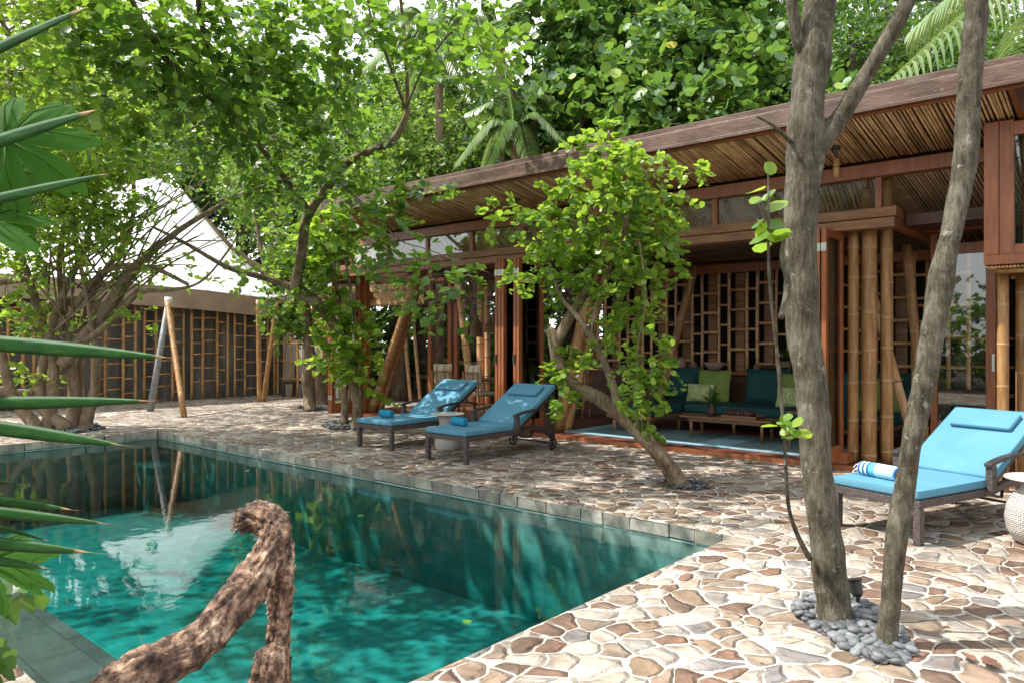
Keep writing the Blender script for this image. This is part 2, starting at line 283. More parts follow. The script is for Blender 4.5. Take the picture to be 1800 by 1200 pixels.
def drift_mat():
    m, nt, out = newmat('driftwood')
    mp = coords(nt, (1,1,1))
    n0 = N(nt, 'ShaderNodeTexNoise', Scale=9, Detail=3); L(nt, mp, 'Vector', n0, 'Vector')
    va = N(nt, 'ShaderNodeVectorMath', operation='MULTIPLY_ADD'); va.inputs[1].default_value = (.1,.1,.1); L(nt, n0, 'Color', va, 0); L(nt, mp, 'Vector', va, 2)
    at_ = N(nt, 'ShaderNodeAttribute', attribute_name='flow'); 
    fm = N(nt, 'ShaderNodeVectorMath', operation='ADD'); L(nt, at_, 'Vector', fm, 0)
    fs = N(nt, 'ShaderNodeVectorMath', operation='SCALE'); fs.inputs['Scale'].default_value = .05; L(nt, n0, 'Color', fs, 0); L(nt, fs, 0, fm, 1)
    v = N(nt, 'ShaderNodeTexVoronoi', Scale=30, Randomness=1); L(nt, mp, 'Vector', v, 'Vector')
    v2 = N(nt, 'ShaderNodeTexNoise', Scale=34, Detail=9, Roughness=.7); L(nt, mp, 'Vector', v2, 'Vector')
    rp = ramp(nt, [(.36,(.014,.009,.007)),(.45,(.09,.055,.038)),(.54,(.27,.195,.145)),(.66,(.52,.44,.36))]); L(nt, v2, 'Fac', rp, 'Fac')
    n3 = N(nt, 'ShaderNodeTexNoise', Scale=5, Detail=3); L(nt, mp, 'Vector', n3, 'Vector')
    r3 = ramp(nt, [(.38,(1.15,1.08,1.0)),(.5,(.75,.6,.5)),(.62,(.32,.23,.19))]); L(nt, n3, 'Fac', r3, 'Fac')
    mx = N(nt, 'ShaderNodeMix', data_type='RGBA', blend_type='MULTIPLY'); mx.inputs[0].default_value = 1; L(nt, rp, 'Color', mx, 6); L(nt, r3, 'Color', mx, 7)
    p = N(nt, 'ShaderNodeBsdfPrincipled', Roughness=.85); L(nt, mx, 2, p, 'Base Color')
    ad = N(nt, 'ShaderNodeMath', operation='MULTIPLY_ADD'); ad.inputs[1].default_value = .7; L(nt, v, 'Distance', ad, 0); L(nt, v2, 'Fac', ad, 2)
    b = N(nt, 'ShaderNodeBump', Strength=.8, Distance=.006); L(nt, ad, 0, b, 'Height'); L(nt, b, 'Normal', p, 'Normal')
    L(nt, p, 'BSDF', out, 'Surface')
drift_mat()
def print_mat():
    m, nt, out = newmat('fabric_print')
    mp = coords(nt); n1 = N(nt, 'ShaderNodeTexNoise', Scale=5, Detail=2, Distortion=2.5); L(nt, mp, 'Vector', n1, 'Vector')
    w = N(nt, 'ShaderNodeTexWave', Scale=7, Distortion=9); L(nt, mp, 'Vector', w, 'Vector')
    r1 = ramp(nt, [(.42,(.42,.48,.2)),(.5,(.06,.16,.06)),(.58,(.45,.5,.22))]); L(nt, n1, 'Fac', r1, 'Fac')
    r2 = ramp(nt, [(.2,(.3,.36,.12)),(.6,(.5,.53,.27))]); L(nt, w, 'Fac', r2, 'Fac')
    mx = N(nt, 'ShaderNodeMix', data_type='RGBA'); mx.inputs[0].default_value = .5; L(nt, r1, 'Color', mx, 6); L(nt, r2, 'Color', mx, 7)
    p = N(nt, 'ShaderNodeBsdfPrincipled', Roughness=.85); L(nt, mx, 2, p, 'Base Color'); L(nt, p, 'BSDF', out, 'Surface')
print_mat()
def weave_mat(name, c1, c2, sc_=60, gap=None):
    m, nt, out = newmat(name)
    tc = nt.nodes.new('ShaderNodeTexCoord'); mp = nt.nodes.new('ShaderNodeMapping'); mp.inputs['Scale'].default_value = (sc_,sc_,1); L(nt, tc, 'UV', mp, 'Vector')
    br = nt.nodes.new('ShaderNodeTexBrick'); L(nt, mp, 'Vector', br, 'Vector')
    br.inputs['Scale'].default_value = 1; br.inputs['Color1'].default_value = (*c1,1); br.inputs['Color2'].default_value = (*c2,1)
    br.inputs['Mortar'].default_value = (c1[0]*.15,c1[1]*.15,c1[2]*.15,1)
    br.inputs['Brick Width'].default_value = 1.3; br.inputs['Row Height'].default_value = .6; br.inputs['Mortar Size'].default_value = .1; br.inputs['Mortar Smooth'].default_value = .6
    p = N(nt, 'ShaderNodeBsdfPrincipled', Roughness=.6); L(nt, br, 'Color', p, 'Base Color')
    b = N(nt, 'ShaderNodeBump', Strength=1, Distance=.006); b.invert = True; L(nt, br, 'Fac', b, 'Height'); L(nt, b, 'Normal', p, 'Normal')
    L(nt, p, 'BSDF', out, 'Surface')
weave_mat('weave_white', (.5,.46,.42), (.62,.58,.54), 38)
weave_mat('weave_brown', (.06,.045,.042), (.15,.115,.105), 55)
weave_mat('weave_tan', (.26,.16,.07), (.4,.27,.13), 40)
# leaves
leafmat('leaf_mid', [(0,(.018,.06,.008)),(.4,(.045,.12,.013)),(.8,(.10,.2,.02)),(1,(.24,.33,.035))], .46, tcol=(.34,.58,.05))
leafmat('leaf_lime', [(0,(.035,.11,.012)),(.4,(.10,.22,.022)),(1,(.32,.43,.05))], .5, tcol=(.5,.72,.06))
leafmat('leaf_deep', [(0,(.02,.06,.014)),(.5,(.038,.105,.02)),(1,(.075,.17,.03))], .34, tcol=(.26,.46,.05))
leafmat('leaf_round', [(0,(.03,.085,.02)),(.5,(.06,.145,.032)),(.9,(.12,.23,.045)),(.97,(.3,.4,.06)),(1,(.42,.34,.05))], .35, .48, tcol=(.3,.52,.06), spec=.6)
leafmat('leaf_pale', [(0,(.045,.12,.018)),(.5,(.09,.2,.028)),(1,(.22,.34,.05))], .45, tcol=(.4,.6,.08))
leafmat('leaf_palm', [(0,(.08,.16,.035)),(.6,(.13,.22,.06)),(1,(.22,.27,.1))], .3, .35, tcol=(.3,.42,.1), spec=.6)
leafmat('leaf_papaya', [(0,(.025,.09,.012)),(1,(.04,.12,.015))], .5, .7, tcol=(.12,.30,.02), spec=.1)
surf('yucca_leaf', [(.3,(.009,.04,.011)),(.55,(.02,.07,.016)),(.75,(.045,.12,.025))], 16, (1,1,6), .5, .1, 60, .001, ring=(.36,.2,.1), spec=.12)

# ---------------------------------------------------------------- mesh building
ORG = {}
class MB:
    def __init__(s): s.v=[]; s.f=[]; s.r=[]; s.np=[]; s.flow=None; s.uv=None
    def add(s, v, f, r=None):
        o = len(s.v); s.v += [tuple(p) for p in v]; s.f += [tuple(i+o for i in q) for q in f]
        s.r += list(r) if r is not None else [0.0]*len(v)
    def box(s, x0,x1,y0,y1,z0,z1):
        s.add([(x0,y0,z0),(x1,y0,z0),(x1,y1,z0),(x0,y1,z0),(x0,y0,z1),(x1,y0,z1),(x1,y1,z1),(x0,y1,z1)],
              [(0,3,2,1),(4,5,6,7),(0,1,5,4),(1,2,6,5),(2,3,7,6),(3,0,4,7)])
    def bar(s, a, b, w, h, up=(0,0,1)):
        a=Vector(a); b=Vector(b); d=(b-a).normalized(); sx=d.cross(Vector(up)).normalized(); uz=sx.cross(d).normalized()
        vs=[]
        for p in (a,b):
            for i,j in ((-1,-1),(1,-1),(1,1),(-1,1)): vs.append(p+sx*(i*w/2)+uz*(j*h/2))
        s.add(vs, [(3,2,1,0),(4,5,6,7),(0,1,5,4),(1,2,6,5),(2,3,7,6),(3,0,4,7)])
    def tube(s, pts, rad, n=8, caps=True, gnarl=0, ring=None, uvs=False, fl=False):
        pts=[Vector(p) for p in pts]; k=len(pts)
        if not hasattr(rad,'__len__'): rad=[rad]*k
        vs=[]; rr=[]; flow=[]
        d0=(pts[1]-pts[0]).normalized()
        a=Vector((1,0,0)) if abs(d0.x)<.8 else Vector((0,1,0))
        sx=(a-d0*a.dot(d0)).normalized(); acc=0
        for i,p in enumerate(pts):
            d=((pts[min(i+1,k-1)]-pts[max(i-1,0)])); d=d.normalized() if d.length>1e-9 else d0
            sx=(sx-d*sx.dot(d)); sx=sx.normalized() if sx.length>1e-6 else Vector((1,0,0)); sy=d.cross(sx)
            if i: acc+=(pts[i]-pts[i-1]).length
            for j in range(n):
                t=2*math.pi*j/n; g=1+(random.uniform(-gnarl,gnarl) if gnarl else 0)
                vs.append(p+(sx*math.cos(t)+sy*math.sin(t))*rad[i]*g)
                rr.append(ring[i] if ring else 0.0)
                flow.append((math.cos(t)*rad[i],math.sin(t)*rad[i],acc*.35))
        fs=[(i*n+j,i*n+(j+1)%n,(i+1)*n+(j+1)%n,(i+1)*n+j) for i in range(k-1) for j in range(n)]
        if caps: fs.append(tuple(range(n-1,-1,-1))); fs.append(tuple((k-1)*n+j for j in range(n)))
        if fl:
            if s.flow is None: s.flow=[]
            s.flow+=flow
        s.add(vs,fs,rr)
    def lathe(s, c, prof, n=20):
        c=Vector(c); vs=[]
        for r,z in prof:
            for j in range(n):
                t=2*math.pi*j/n; vs.append(c+Vector((r*math.cos(t),r*math.sin(t),z)))
        k=len(prof)
        fs=[(i*n+j,i*n+(j+1)%n,(i+1)*n+(j+1)%n,(i+1)*n+j) for i in range(k-1) for j in range(n)]
        fs.append(tuple(range(n-1,-1,-1))); fs.append(tuple((k-1)*n+j for j in range(n)))
        s.add(vs,fs)
    def bamboo(s, a, b, r, step=.32, n=10, off=None, bow=0):
        a=Vector(a); b=Vector(b); Lg=(b-a).length; pts=[]; rad=[]; ring=[]
        t=(random.uniform(.2,1)*step if off is None else off)
        stops=[(0,r,0)]
        while t<Lg-.03:
            st=min(.014,r*.3)
            stops+=[(t-st*1.6,r*.985,0),(t-st*.5,r*1.0,.5),(t,r*1.07,1),(t+st*.5,r*1.0,.5),(t+st*1.6,r*.985,0)]
            t+=step*random.uniform(.88,1.14)
        stops.append((Lg,r,0))
        d=(b-a)/Lg; sd=Vector((random.uniform(-1,1),random.uniform(-1,1),0))*bow
        for q,rr,g in stops:
            pts.append(a+d*q+sd*math.sin(math.pi*q/Lg)); rad.append(rr); ring.append(g)
        s.tube(pts,rad,n,True,0,ring)
    def leaves(s, arr, faces):       # arr: (N,k,3) vertex array, faces: template
        s.np.append((arr,faces))
    def build(s, name, mat, parent=None, smooth=False, bevel=0, seg=2, local=False, sub=0, org=None):
        me=bpy.data.meshes.new(name)
        if parent is not None and not local: o3=np.array(ORG.get(parent.name,(0,0,0)))
        elif parent is None and not local:
            if org is None and s.v:
                a=np.array([tuple(p) for p in s.v]); org=((a[:,0].min()+a[:,0].max())/2,(a[:,1].min()+a[:,1].max())/2,a[:,2].min())
            elif org is None:
                a=s.np[0][0].reshape(-1,3); org=((a[:,0].min()+a[:,0].max())/2,(a[:,1].min()+a[:,1].max())/2,a[:,2].min())
            o3=np.array(org)
        else: o3=np.zeros(3)
        V=[]; loops=[]; starts=[]; tots=[]; base=0; ls=0
        if s.v:
            V.append(np.array([tuple(p) for p in s.v],dtype=float)); 
            for q in s.f: loops.append(np.array(q)); starts.append([ls]); tots.append([len(q)]); ls+=len(q)
            base=len(s.v)
        for arr,faces in s.np:
            n,k,_=arr.shape; V.append(arr.reshape(-1,3))
            fl=np.concatenate([np.array(q) for q in faces]); tt=np.array([len(q) for q in faces])
            loops.append((fl[None,:]+np.arange(n)[:,None]*k+base).ravel())
            cs=np.concatenate([[0],np.cumsum(tt)[:-1]])
            starts.append((cs[None,:]+np.arange(n)[:,None]*len(fl)+ls).ravel()); tots.append(np.tile(tt,n))
            ls+=len(fl)*n; base+=n*k
        V=np.concatenate(V)-o3; LP=np.concatenate(loops).astype(np.int32); ST=np.concatenate(starts).astype(np.int32); TT=np.concatenate(tots).astype(np.int32)
        me.vertices.add(len(V)); me.vertices.foreach_set('co',V.astype(np.float32).ravel())
        me.loops.add(len(LP)); me.loops.foreach_set('vertex_index',LP)
        me.polygons.add(len(ST)); me.polygons.foreach_set('loop_start',ST); me.polygons.foreach_set('loop_total',TT)
        me.update(calc_edges=True); me.validate()
        if any(s.r):
            at_=me.attributes.new('ring','FLOAT','POINT'); at_.data.foreach_set('value',np.array(s.r,dtype=np.float32))
        if s.flow:
            at_=me.attributes.new('flow','FLOAT_VECTOR','POINT'); at_.data.foreach_set('vector',np.array(s.flow,dtype=np.float32).ravel())
        me.materials.append(M[mat])
        me.polygons.foreach_set('use_smooth',[bool(smooth)]*len(me.polygons))
        ob=bpy.data.objects.new(name,me); COL.objects.link(ob)
        if parent is not None: ob.parent=parent; ORG[ob.name]=ORG.get(parent.name,(0,0,0))
        elif not local: ob.location=tuple(o3); ORG[ob.name]=tuple(o3)
        if bevel:
            b=ob.modifiers.new('Bevel','BEVEL'); b.width=bevel; b.segments=seg; b.limit_method='ANGLE'; b.angle_limit=.6
            me.polygons.foreach_set('use_smooth',[True]*len(me.polygons))
            b.harden_normals=True
        if sub:
            b=ob.modifiers.new('Sub','SUBSURF'); b.levels=sub; b.render_levels=sub
        return ob
def boxuv(ob, sc_=1.0):
    me=ob.data; uv=me.uv_layers.new(name='UVMap')
    for p in me.polygons:
        n=p.normal; ax=max(range(3),key=lambda i:abs(n[i]))
        for li in p.loop_indices:
            c=me.vertices[me.loops[li].vertex_index].co
            uv.data[li].uv=[(c.y,c.z),(c.x,c.z),(c.x,c.y)][ax]
def cyluv(ob, cx=0, cy=0, r=.2):
    me=ob.data; uv=me.uv_layers.new(name='UVMap')
    for p in me.polygons:
        a=[math.atan2(me.vertices[me.loops[li].vertex_index].co.y-cy, me.vertices[me.loops[li].vertex_index].co.x-cx) for li in p.loop_indices]
        if max(a)-min(a)>math.pi: a=[x+2*math.pi if x<0 else x for x in a]
        for li,x in zip(p.loop_indices,a): uv.data[li].uv=(x*r, me.vertices[me.loops[li].vertex_index].co.z)
def tag(o, label=None, cat=None, group=None, kind=None):
    if label: o['label']=label
    if cat: o['category']=cat
    if group: o['group']=group
    if kind: o['kind']=kind
    return o
def thing(name, label, cat, loc=(0,0,0), rz=0, group=None):
    o=bpy.data.objects.new(name,None); COL.objects.link(o); o.location=loc; o.rotation_euler=(0,0,rz); o.empty_display_size=.1
    ORG[o.name]=tuple(loc); return tag(o,label,cat,group)
def kids(o): return [c for c in bpy.data.objects if c.parent==o]
def copytree(o, parent=None):
    c=o.copy(); COL.objects.link(c)
    if parent is not None: c.parent=parent
    for ch in kids(o): copytree(ch,c)
    return c
def dup(o, loc, rz=0, label=None, scale=None):
    c=copytree(o); c.location=loc; c.rotation_euler=(0,0,rz)
    if label: c['label']=label
    if scale is not None: c.scale=scale
    return c
def spline(pts, per=5):
    """Catmull-Rom through (x,y,z,r) control points"""
    P=[tuple(p) for p in pts]; P=[P[0]]+P+[P[-1]]; out=[]
    for i in range(1,len(P)-2):
        p0,p1,p2,p3=[np.array(q,float) for q in P[i-1:i+3]]
        for t in np.linspace(0,1,per,endpoint=False):
            out.append(.5*((2*p1)+(-p0+p2)*t+(2*p0-5*p1+4*p2-p3)*t*t+(-p0+3*p1-3*p2+p3)*t**3))
    out.append(np.array(P[-2],float)); return out
def limb(mb, pts, n=9, per=5, jit=.0, gnarl=.04, fl=False):
    """pts: list of (Vector, radius)"""
    S=spline([(*p,r) for p,r in pts],per)
    if jit:
        for q in S[1:-1]: q[:3]+=np.array([random.uniform(-jit,jit) for _ in range(3)])
    if max(q[3] for q in S)>.045 and n>=8:
        from mathutils import noise
        n=20; v0=len(mb.v); mb.tube([q[:3] for q in S],[max(.002,q[3]) for q in S],n,True,0,fl=fl)
        for i,q in enumerate(S):
            c=Vector(q[:3])
            for j in range(n):
                k=v0+i*n+j; v=Vector(mb.v[k]); g=1+.16*noise.noise(Vector((v.x*9,v.y*9,v.z*4)))+.09*noise.noise(Vector((v.x*26,v.y*26,v.z*14)))
                mb.v[k]=tuple(c+(v-c)*g)
        return S
    mb.tube([q[:3] for q in S],[max(.002,q[3]) for q in S],n,True,gnarl,fl=fl)
    return S
# ---------------------------------------------------------------- leaves
OVAL=([(0,0,0),(.22,.34,.05),(.6,.42,.06),(1,0,-.06),(.6,-.42,.06),(.22,-.34,.05),(.3,0,-.03),(.66,0,-.03)],
      [(0,6,1),(6,7,2,1),(7,3,2),(0,5,6),(5,4,7,6),(4,3,7)])
ROUND=([(0,0,0),(.16,.38,.04),(.5,.52,.07),(.86,.36,.03),(1,0,-.03),(.86,-.36,.03),(.5,-.52,.07),(.16,-.38,.04),(.5,0,-.02)],
      [(0,8,2,1),(8,4,3,2),(0,7,6,8),(6,5,4,8)])
HEX=([(0,0,0),(.3,.34,.05),(.72,.3,.03),(1,0,-.05),(.72,-.3,.03),(.3,-.34,.05)],[(0,3,2,1),(0,5,4,3)])
NARROW=([(0,0,0),(.3,.15,.03),(.7,.12,.0),(1,0,-.1),(.7,-.12,.0),(.3,-.15,.03)],[(0,3,2,1),(0,5,4,3)])
def nrm(a): return a/np.maximum(np.linalg.norm(a,axis=-1,keepdims=True),1e-9)
def put_leaves(mb, pos, dr, up, size, tpl):
    T=np.array(tpl[0]); d=nrm(dr); y=nrm(np.cross(up,d)); z=np.cross(d,y)
    A=pos[:,None,:]+size[:,None,None]*(T[None,:,0:1]*d[:,None,:]+T[None,:,1:2]*y[:,None,:]+T[None,:,2:3]*z[:,None,:])
    mb.leaves(A,tpl[1])
def twig_field(rs, mb, tw, blobs, leaf, per=9, tlen=.4, droop=.25, tpl=OVAL, upb=.9, outb=.7, shell=.45, twig_r=.004):
    """blobs: (centre, (rx,ry,rz), twigs); leaves set alternately on each twig"""
    P=[];D=[]
    for c,r,n in blobs:
        u=nrm(rs.randn(n,3)); q=(shell+(1-shell)*rs.rand(n,1))*np.cbrt(rs.rand(n,1)*.4+.6) if shell>0 else np.cbrt(rs.rand(n,1))
        P.append(np.array(c)+u*q*np.array(r)); D.append(nrm(u*outb+rs.randn(n,3)*.55+np.array([0,0,.15])))
    P=np.concatenate(P);D=np.concatenate(D);n=len(P)
    ln=tlen*(.55+.9*rs.rand(n,1))
    t=(np.arange(per)+.6)/per
    pos=P[:,None,:]+D[:,None,:]*ln[:,None,:]*t[None,:,None]
    pos[:,:,2]-=droop*ln*t[None,:]**2
    side=nrm(np.cross(D,rs.randn(n,3)*.4+np.array([0,0,1.]))); sg=np.where(np.arange(per)%2==0,1.,-1.)
    ld=D[:,None,:]*.55+side[:,None,:]*sg[None,:,None]+rs.randn(n,per,3)*.35; ld[:,:,2]-=.25
    upv=np.array([0,0,upb])+rs.randn(n,per,3)*.5
    sz=leaf*(.45+.85*rs.rand(n,per))*(1.12-.35*t[None,:])
    put_leaves(mb,pos.reshape(-1,3),ld.reshape(-1,3),upv.reshape(-1,3),sz.reshape(-1),tpl)
    if tw is not None:
        for i in range(n):
            a=P[i]; l=float(ln[i,0]); d=D[i]
            tw.tube([a,a+d*l*.5+np.array([0,0,-droop*l*.25]),a+d*l*.95+np.array([0,0,-droop*l*.9])],[twig_r,twig_r*.8,twig_r*.4],3,False)
    return P
def tree(name, label, cat, base, limbs, blobs, leafm, barkm, leaf=.12, seed=1, group=None, hook=.5, **kw):
    rs=np.random.RandomState(seed); random.seed(seed)
    t=thing(name,label,cat,tuple(base),0,group)
    tk=MB(); nodes=[]
    for l in limbs:
        S=limb(tk,l,10 if l[0][1]>.045 else 6,per=(12 if l[0][1]>.045 and hook>=.6 else 6)); nodes+=[(q[:3],q[3]) for q in S]
    cr=MB(); P=twig_field(rs,cr,tk,blobs,leaf,**kw)
    NP_=np.array([q[0] for q in nodes])
    # branchlets joining leaf clusters to the limbs
    for c,r,n in blobs:
        for _ in range(max(1,int(n*hook/10))):
            e=np.array(c)+nrm(rs.randn(3))*np.array(r)*.7*rs.rand()
            k=int(np.argmin(np.linalg.norm(NP_-e,axis=1)+rs.rand(len(NP_))*.5)); a=NP_[k]; m=(a+e)/2+rs.randn(3)*.12*np.linalg.norm(e-a)
            r0=min(nodes[k][1]*.6,.006+.011*np.linalg.norm(e-a))
            limb(tk,[(a,r0),(m,r0*.7),(e,max(.003,r0*.35))],5,4)
    tk.build('trunk',barkm,t,smooth=True); cr.build('crown',leafm,t,smooth=True)
    return t

# ================================================================= CAMERA, LIGHT, SKY
cam=bpy.data.cameras.new('camera'); co=bpy.data.objects.new('camera',cam); COL.objects.link(co)
co.location=(0,0,CH); co.rotation_euler=(math.pi/2,0,math.atan2(SA,CA)); cam.sensor_width=36; cam.lens=F/1800*36; cam.shift_y=-3/1800
cam.clip_start=.05; cam.clip_end=500; sc.camera=co
LD=Vector((.5,.45,-1)).normalized()
sl=bpy.data.lights.new('sun','SUN'); sl.energy=4.5; sl.angle=math.radians(.53); sl.color=(1,.955,.88)
so=bpy.data.objects.new('sun',sl); COL.objects.link(so); so.rotation_euler=(-LD).to_track_quat('Z','Y').to_euler(); so.location=(-10,-6,20)
w=bpy.data.worlds.new('World'); sc.world=w; w.use_nodes=True; nt=w.node_tree
for n in list(nt.nodes): nt.nodes.remove(n)
wo=nt.nodes.new('ShaderNodeOutputWorld'); bg=nt.nodes.new('ShaderNodeBackground'); sk=nt.nodes.new('ShaderNodeTexSky')
sk.sky_type='NISHITA'; sk.sun_disc=False; sk.sun_elevation=math.asin(-LD.z); sk.sun_rotation=math.atan2(-LD.x,-LD.y); sk.dust_density=2.5
# thin white cloud over the blue
tc=nt.nodes.new('ShaderNodeTexCoord'); cn=nt.nodes.new('ShaderNodeTexNoise'); cn.inputs['Scale'].default_value=2.2; cn.inputs['Detail'].default_value=5
L(nt,tc,'Generated',cn,'Vector'); cr_=ramp(nt,[(.3,(.35,.35,.35)),(.55,(1,1,1))]); L(nt,cn,'Fac',cr_,'Fac')
mx=N(nt,'ShaderNodeMix',data_type='RGBA'); L(nt,cr_,'Color',mx,0); L(nt,sk,'Color',mx,6); mx.inputs[7].default_value=(9,9.3,9.6,1)
L(nt,mx,2,bg,'Color'); bg.inputs['Strength'].default_value=.145; L(nt,bg,0,wo,'Surface')
sc.view_settings.view_transform='Standard'; sc.view_settings.look='None'; sc.view_settings.gamma=1; sc.view_settings.exposure=.9
sc.cycles.use_denoising=True; sc.cycles.max_bounces=8; sc.cycles.diffuse_bounces=4; sc.cycles.transparent_max_bounces=12
sc.cycles.sample_clamp_indirect=6; sc.cycles.caustics_reflective=False; sc.cycles.caustics_refractive=False

# ================================================================= GROUND, TERRACE, POOL
PX0,PX1,PY0,PY1=-13.35,-2.65,1.15,5.8
def frame_sheet(mb, ox0,ox1,oy0,oy1, ix0,ix1,iy0,iy1, z):
    xs=[ox0,ix0,ix1,ox1]; ys=[oy0,iy0,iy1,oy1]
    vs=[(x,y,z) for y in ys for x in xs]
    fs=[(j*4+i,j*4+i+1,(j+1)*4+i+1,(j+1)*4+i) for j in range(3) for i in range(3) if not(i==1 and j==1)]
    mb.add(vs,fs)
b=MB(); frame_sheet(b,-120,80,-60,140,PX0-.2,PX1+.2,PY0-.2,PY1+.2,-.03); tag(b.build('ground','soil',local=True),kind='structure')
CW=.26
b=MB(); frame_sheet(b,-19.6,6,-3,16,PX0-CW,PX1+CW,PY0-CW,PY1+CW,0.0); tag(b.build('terrace','paving',local=True),kind='structure')
# coping of uneven blocks
b=MB(); random.seed(3)
def cop_row(a0,a1,fn):
    x=a0
    while x<a1-.02:
        l=min(random.uniform(.22,.5),a1-x)
        if a1-(x+l)<.12: l=a1-x
        fn(x+.004,x+l-.004); x+=l
def cblock(x0,x1,y0,y1):
    z=random.uniform(.000,.004); j=lambda: random.uniform(-.006,.006); zb=-.118+random.uniform(-.006,.006)
    b.add([(x0+j(),y0+j(),zb),(x1+j(),y0+j(),zb),(x1+j(),y1+j(),zb),(x0+j(),y1+j(),zb),(x0+j(),y0+j(),z),(x1+j(),y0+j(),z),(x1+j(),y1+j(),z),(x0+j(),y1+j(),z)],
          [(0,3,2,1),(4,5,6,7),(0,1,5,4),(1,2,6,5),(2,3,7,6),(3,0,4,7)])
cop_row(PX0-CW,PX1+CW,lambda p,q: cblock(p,q,PY1-.01,PY1+CW-.01)); cop_row(PX0-CW,PX1+CW,lambda p,q: cblock(p,q,PY0-CW+.01,PY0+.01))
cop_row(PY0+.02,PY1-.02,lambda p,q: cblock(PX0-CW+.01,PX0+.01,p,q)); cop_row(PY0+.02,PY1-.02,lambda p,q: cblock(PX1-.01,PX1+CW-.01,p,q))
oc=tag(b.build('pool_coping','coping',local=True,bevel=.008,seg=2),kind='structure'); oc.data.materials.append(M['paving'])
for p_ in oc.data.polygons:
    if p_.normal.z>.5: p_.material_index=1
b=MB(); frame_sheet(b,PX0-CW-.01,PX1+CW+.01,PY0-CW-.01,PY1+CW+.01,PX0+.012,PX1-.012,PY0+.012,PY1-.012,-.0015); tag(b.build('coping_mortar','paving',local=True),kind='structure')
DZ=-1.22
b=MB()
b.box(PX0-.3,PX1+.3,PY0-.3,PY1+.3,DZ-.2,DZ)
for q in ((PX0-.3,PX0,PY0-.3,PY1+.3),(PX1,PX1+.3,PY0-.3,PY1+.3),(PX0,PX1,PY0-.3,PY0),(PX0,PX1,PY1,PY1+.3)): b.box(*q,DZ,-.125)
o=tag(b.build('pool_basin','tile',local=True),kind='structure'); boxuv(o)
b=MB(); b.box(PX0+.001,PX1-.001,PY0+.001,PY0+.62,DZ+.001,-.27)
o=tag(b.build('pool_ledge','tile_slate',local=True),kind='structure'); boxuv(o)
b=MB(); b.box(PX0+.003,PX0+.8,PY1-.5,PY1-.003,DZ+.003,-.5); o=tag(b.build('pool_step','tile',local=True),kind='structure'); boxuv(o)
b=MB(); b.box(PX0-.1,PX1+.1,PY0-.1,PY1+.1,DZ-.1,-.135); tag(b.build('water','water',local=True),kind='structure')

# ================================================================= PAVILION
def roofz(y): return 3.99-.18*(y-8.37)
random.seed(21)
pv=thing('pavilion','long open bamboo and red timber pavilion with overhanging slatted roof behind the pool','pavilion',(-7.5,11,0))
XL,XR=-12.7,-1.12; YE=8.37
b=MB(); b.box(-13.2,3.2,9.62,14.4,-.02,.07); b.build('floor','deck',pv)
b=MB(); b.box(-13.2,3.2,9.585,9.618,-.02,.062); b.build('deck_edge','wood_red',pv)
# roof board above slats, slats (bamboo canes side by side), fascia
b=MB(); X2=3.0
b.add([(XL,YE,roofz(YE)+.05),(X2,YE,roofz(YE)+.05),(X2,14.6,roofz(14.6)+.05),(XL,14.6,roofz(14.6)+.05),(XL,YE,roofz(YE)+.2),(X2,YE,roofz(YE)+.2),(X2,14.6,roofz(14.6)+.2),(XL,14.6,roofz(14.6)+.2)],
      [(0,3,2,1),(4,5,6,7),(0,1,5,4),(1,2,6,5),(2,3,7,6),(3,0,4,7)]); roof=b.build('roof','wood_dark',pv)
b=MB(); b2=MB(); x=XL+.05
while x<XR-.02:
    r=random.uniform(.011,.0155); y0=YE+.06; dz=random.uniform(-.006,.006)
    y1=9.66
    b.tube([(x,y0,roofz(y0)+.02+dz),(x+random.uniform(-.008,.008),(y0+y1)/2,roofz((y0+y1)/2)+.02+random.uniform(-.008,.008)),(x+random.uniform(-.01,.01),y1,roofz(y1)+.02+dz)],r,5,True)
    y0=9.86; y1=14.4
    b2.tube([(x,y0,roofz(y0)+.02),(x+random.uniform(-.01,.01),y1,roofz(y1)+.02)],r,5,True)
    x+=2*r+random.uniform(.002,.016)
b.build('soffit','slats',roof,smooth=True); b2.build('ceiling','slats_lit',roof,smooth=True)
b=MB(); b.box(XL-.05,X2,YE-.05,YE-.002,roofz(YE)+.0,roofz(YE)+.19); b.box(XL-.05,X2,YE-.075,YE-.052,roofz(YE)-.012,roofz(YE)+.03)
b.box(XL-.02,-1.0,YE+.03,YE+.4,roofz(YE)+.19,roofz(YE)+.285); b.box(XL-.03,X2,YE-.02,YE+.03,roofz(YE)+.192,roofz(YE)+.21)
b.build('fascia','fascia',roof,bevel=.006)
b=MB(); b.box(XL,X2,YE+.0,YE+.055,roofz(YE)-.03,roofz(YE)+.048)
b.bar((XR+.04,YE+.06,roofz(YE)+.01),(XR+.04,9.7,roofz(9.7)+.01),.09,.07); b.build('roof_trim','wood_red',roof,bevel=.004)
b=MB(); b.bar((-.98,YE+.06,roofz(YE)+.04),(-.98,9.7,roofz(9.7)+.04),.16,.2); b.build('roof_gable','fascia',roof)
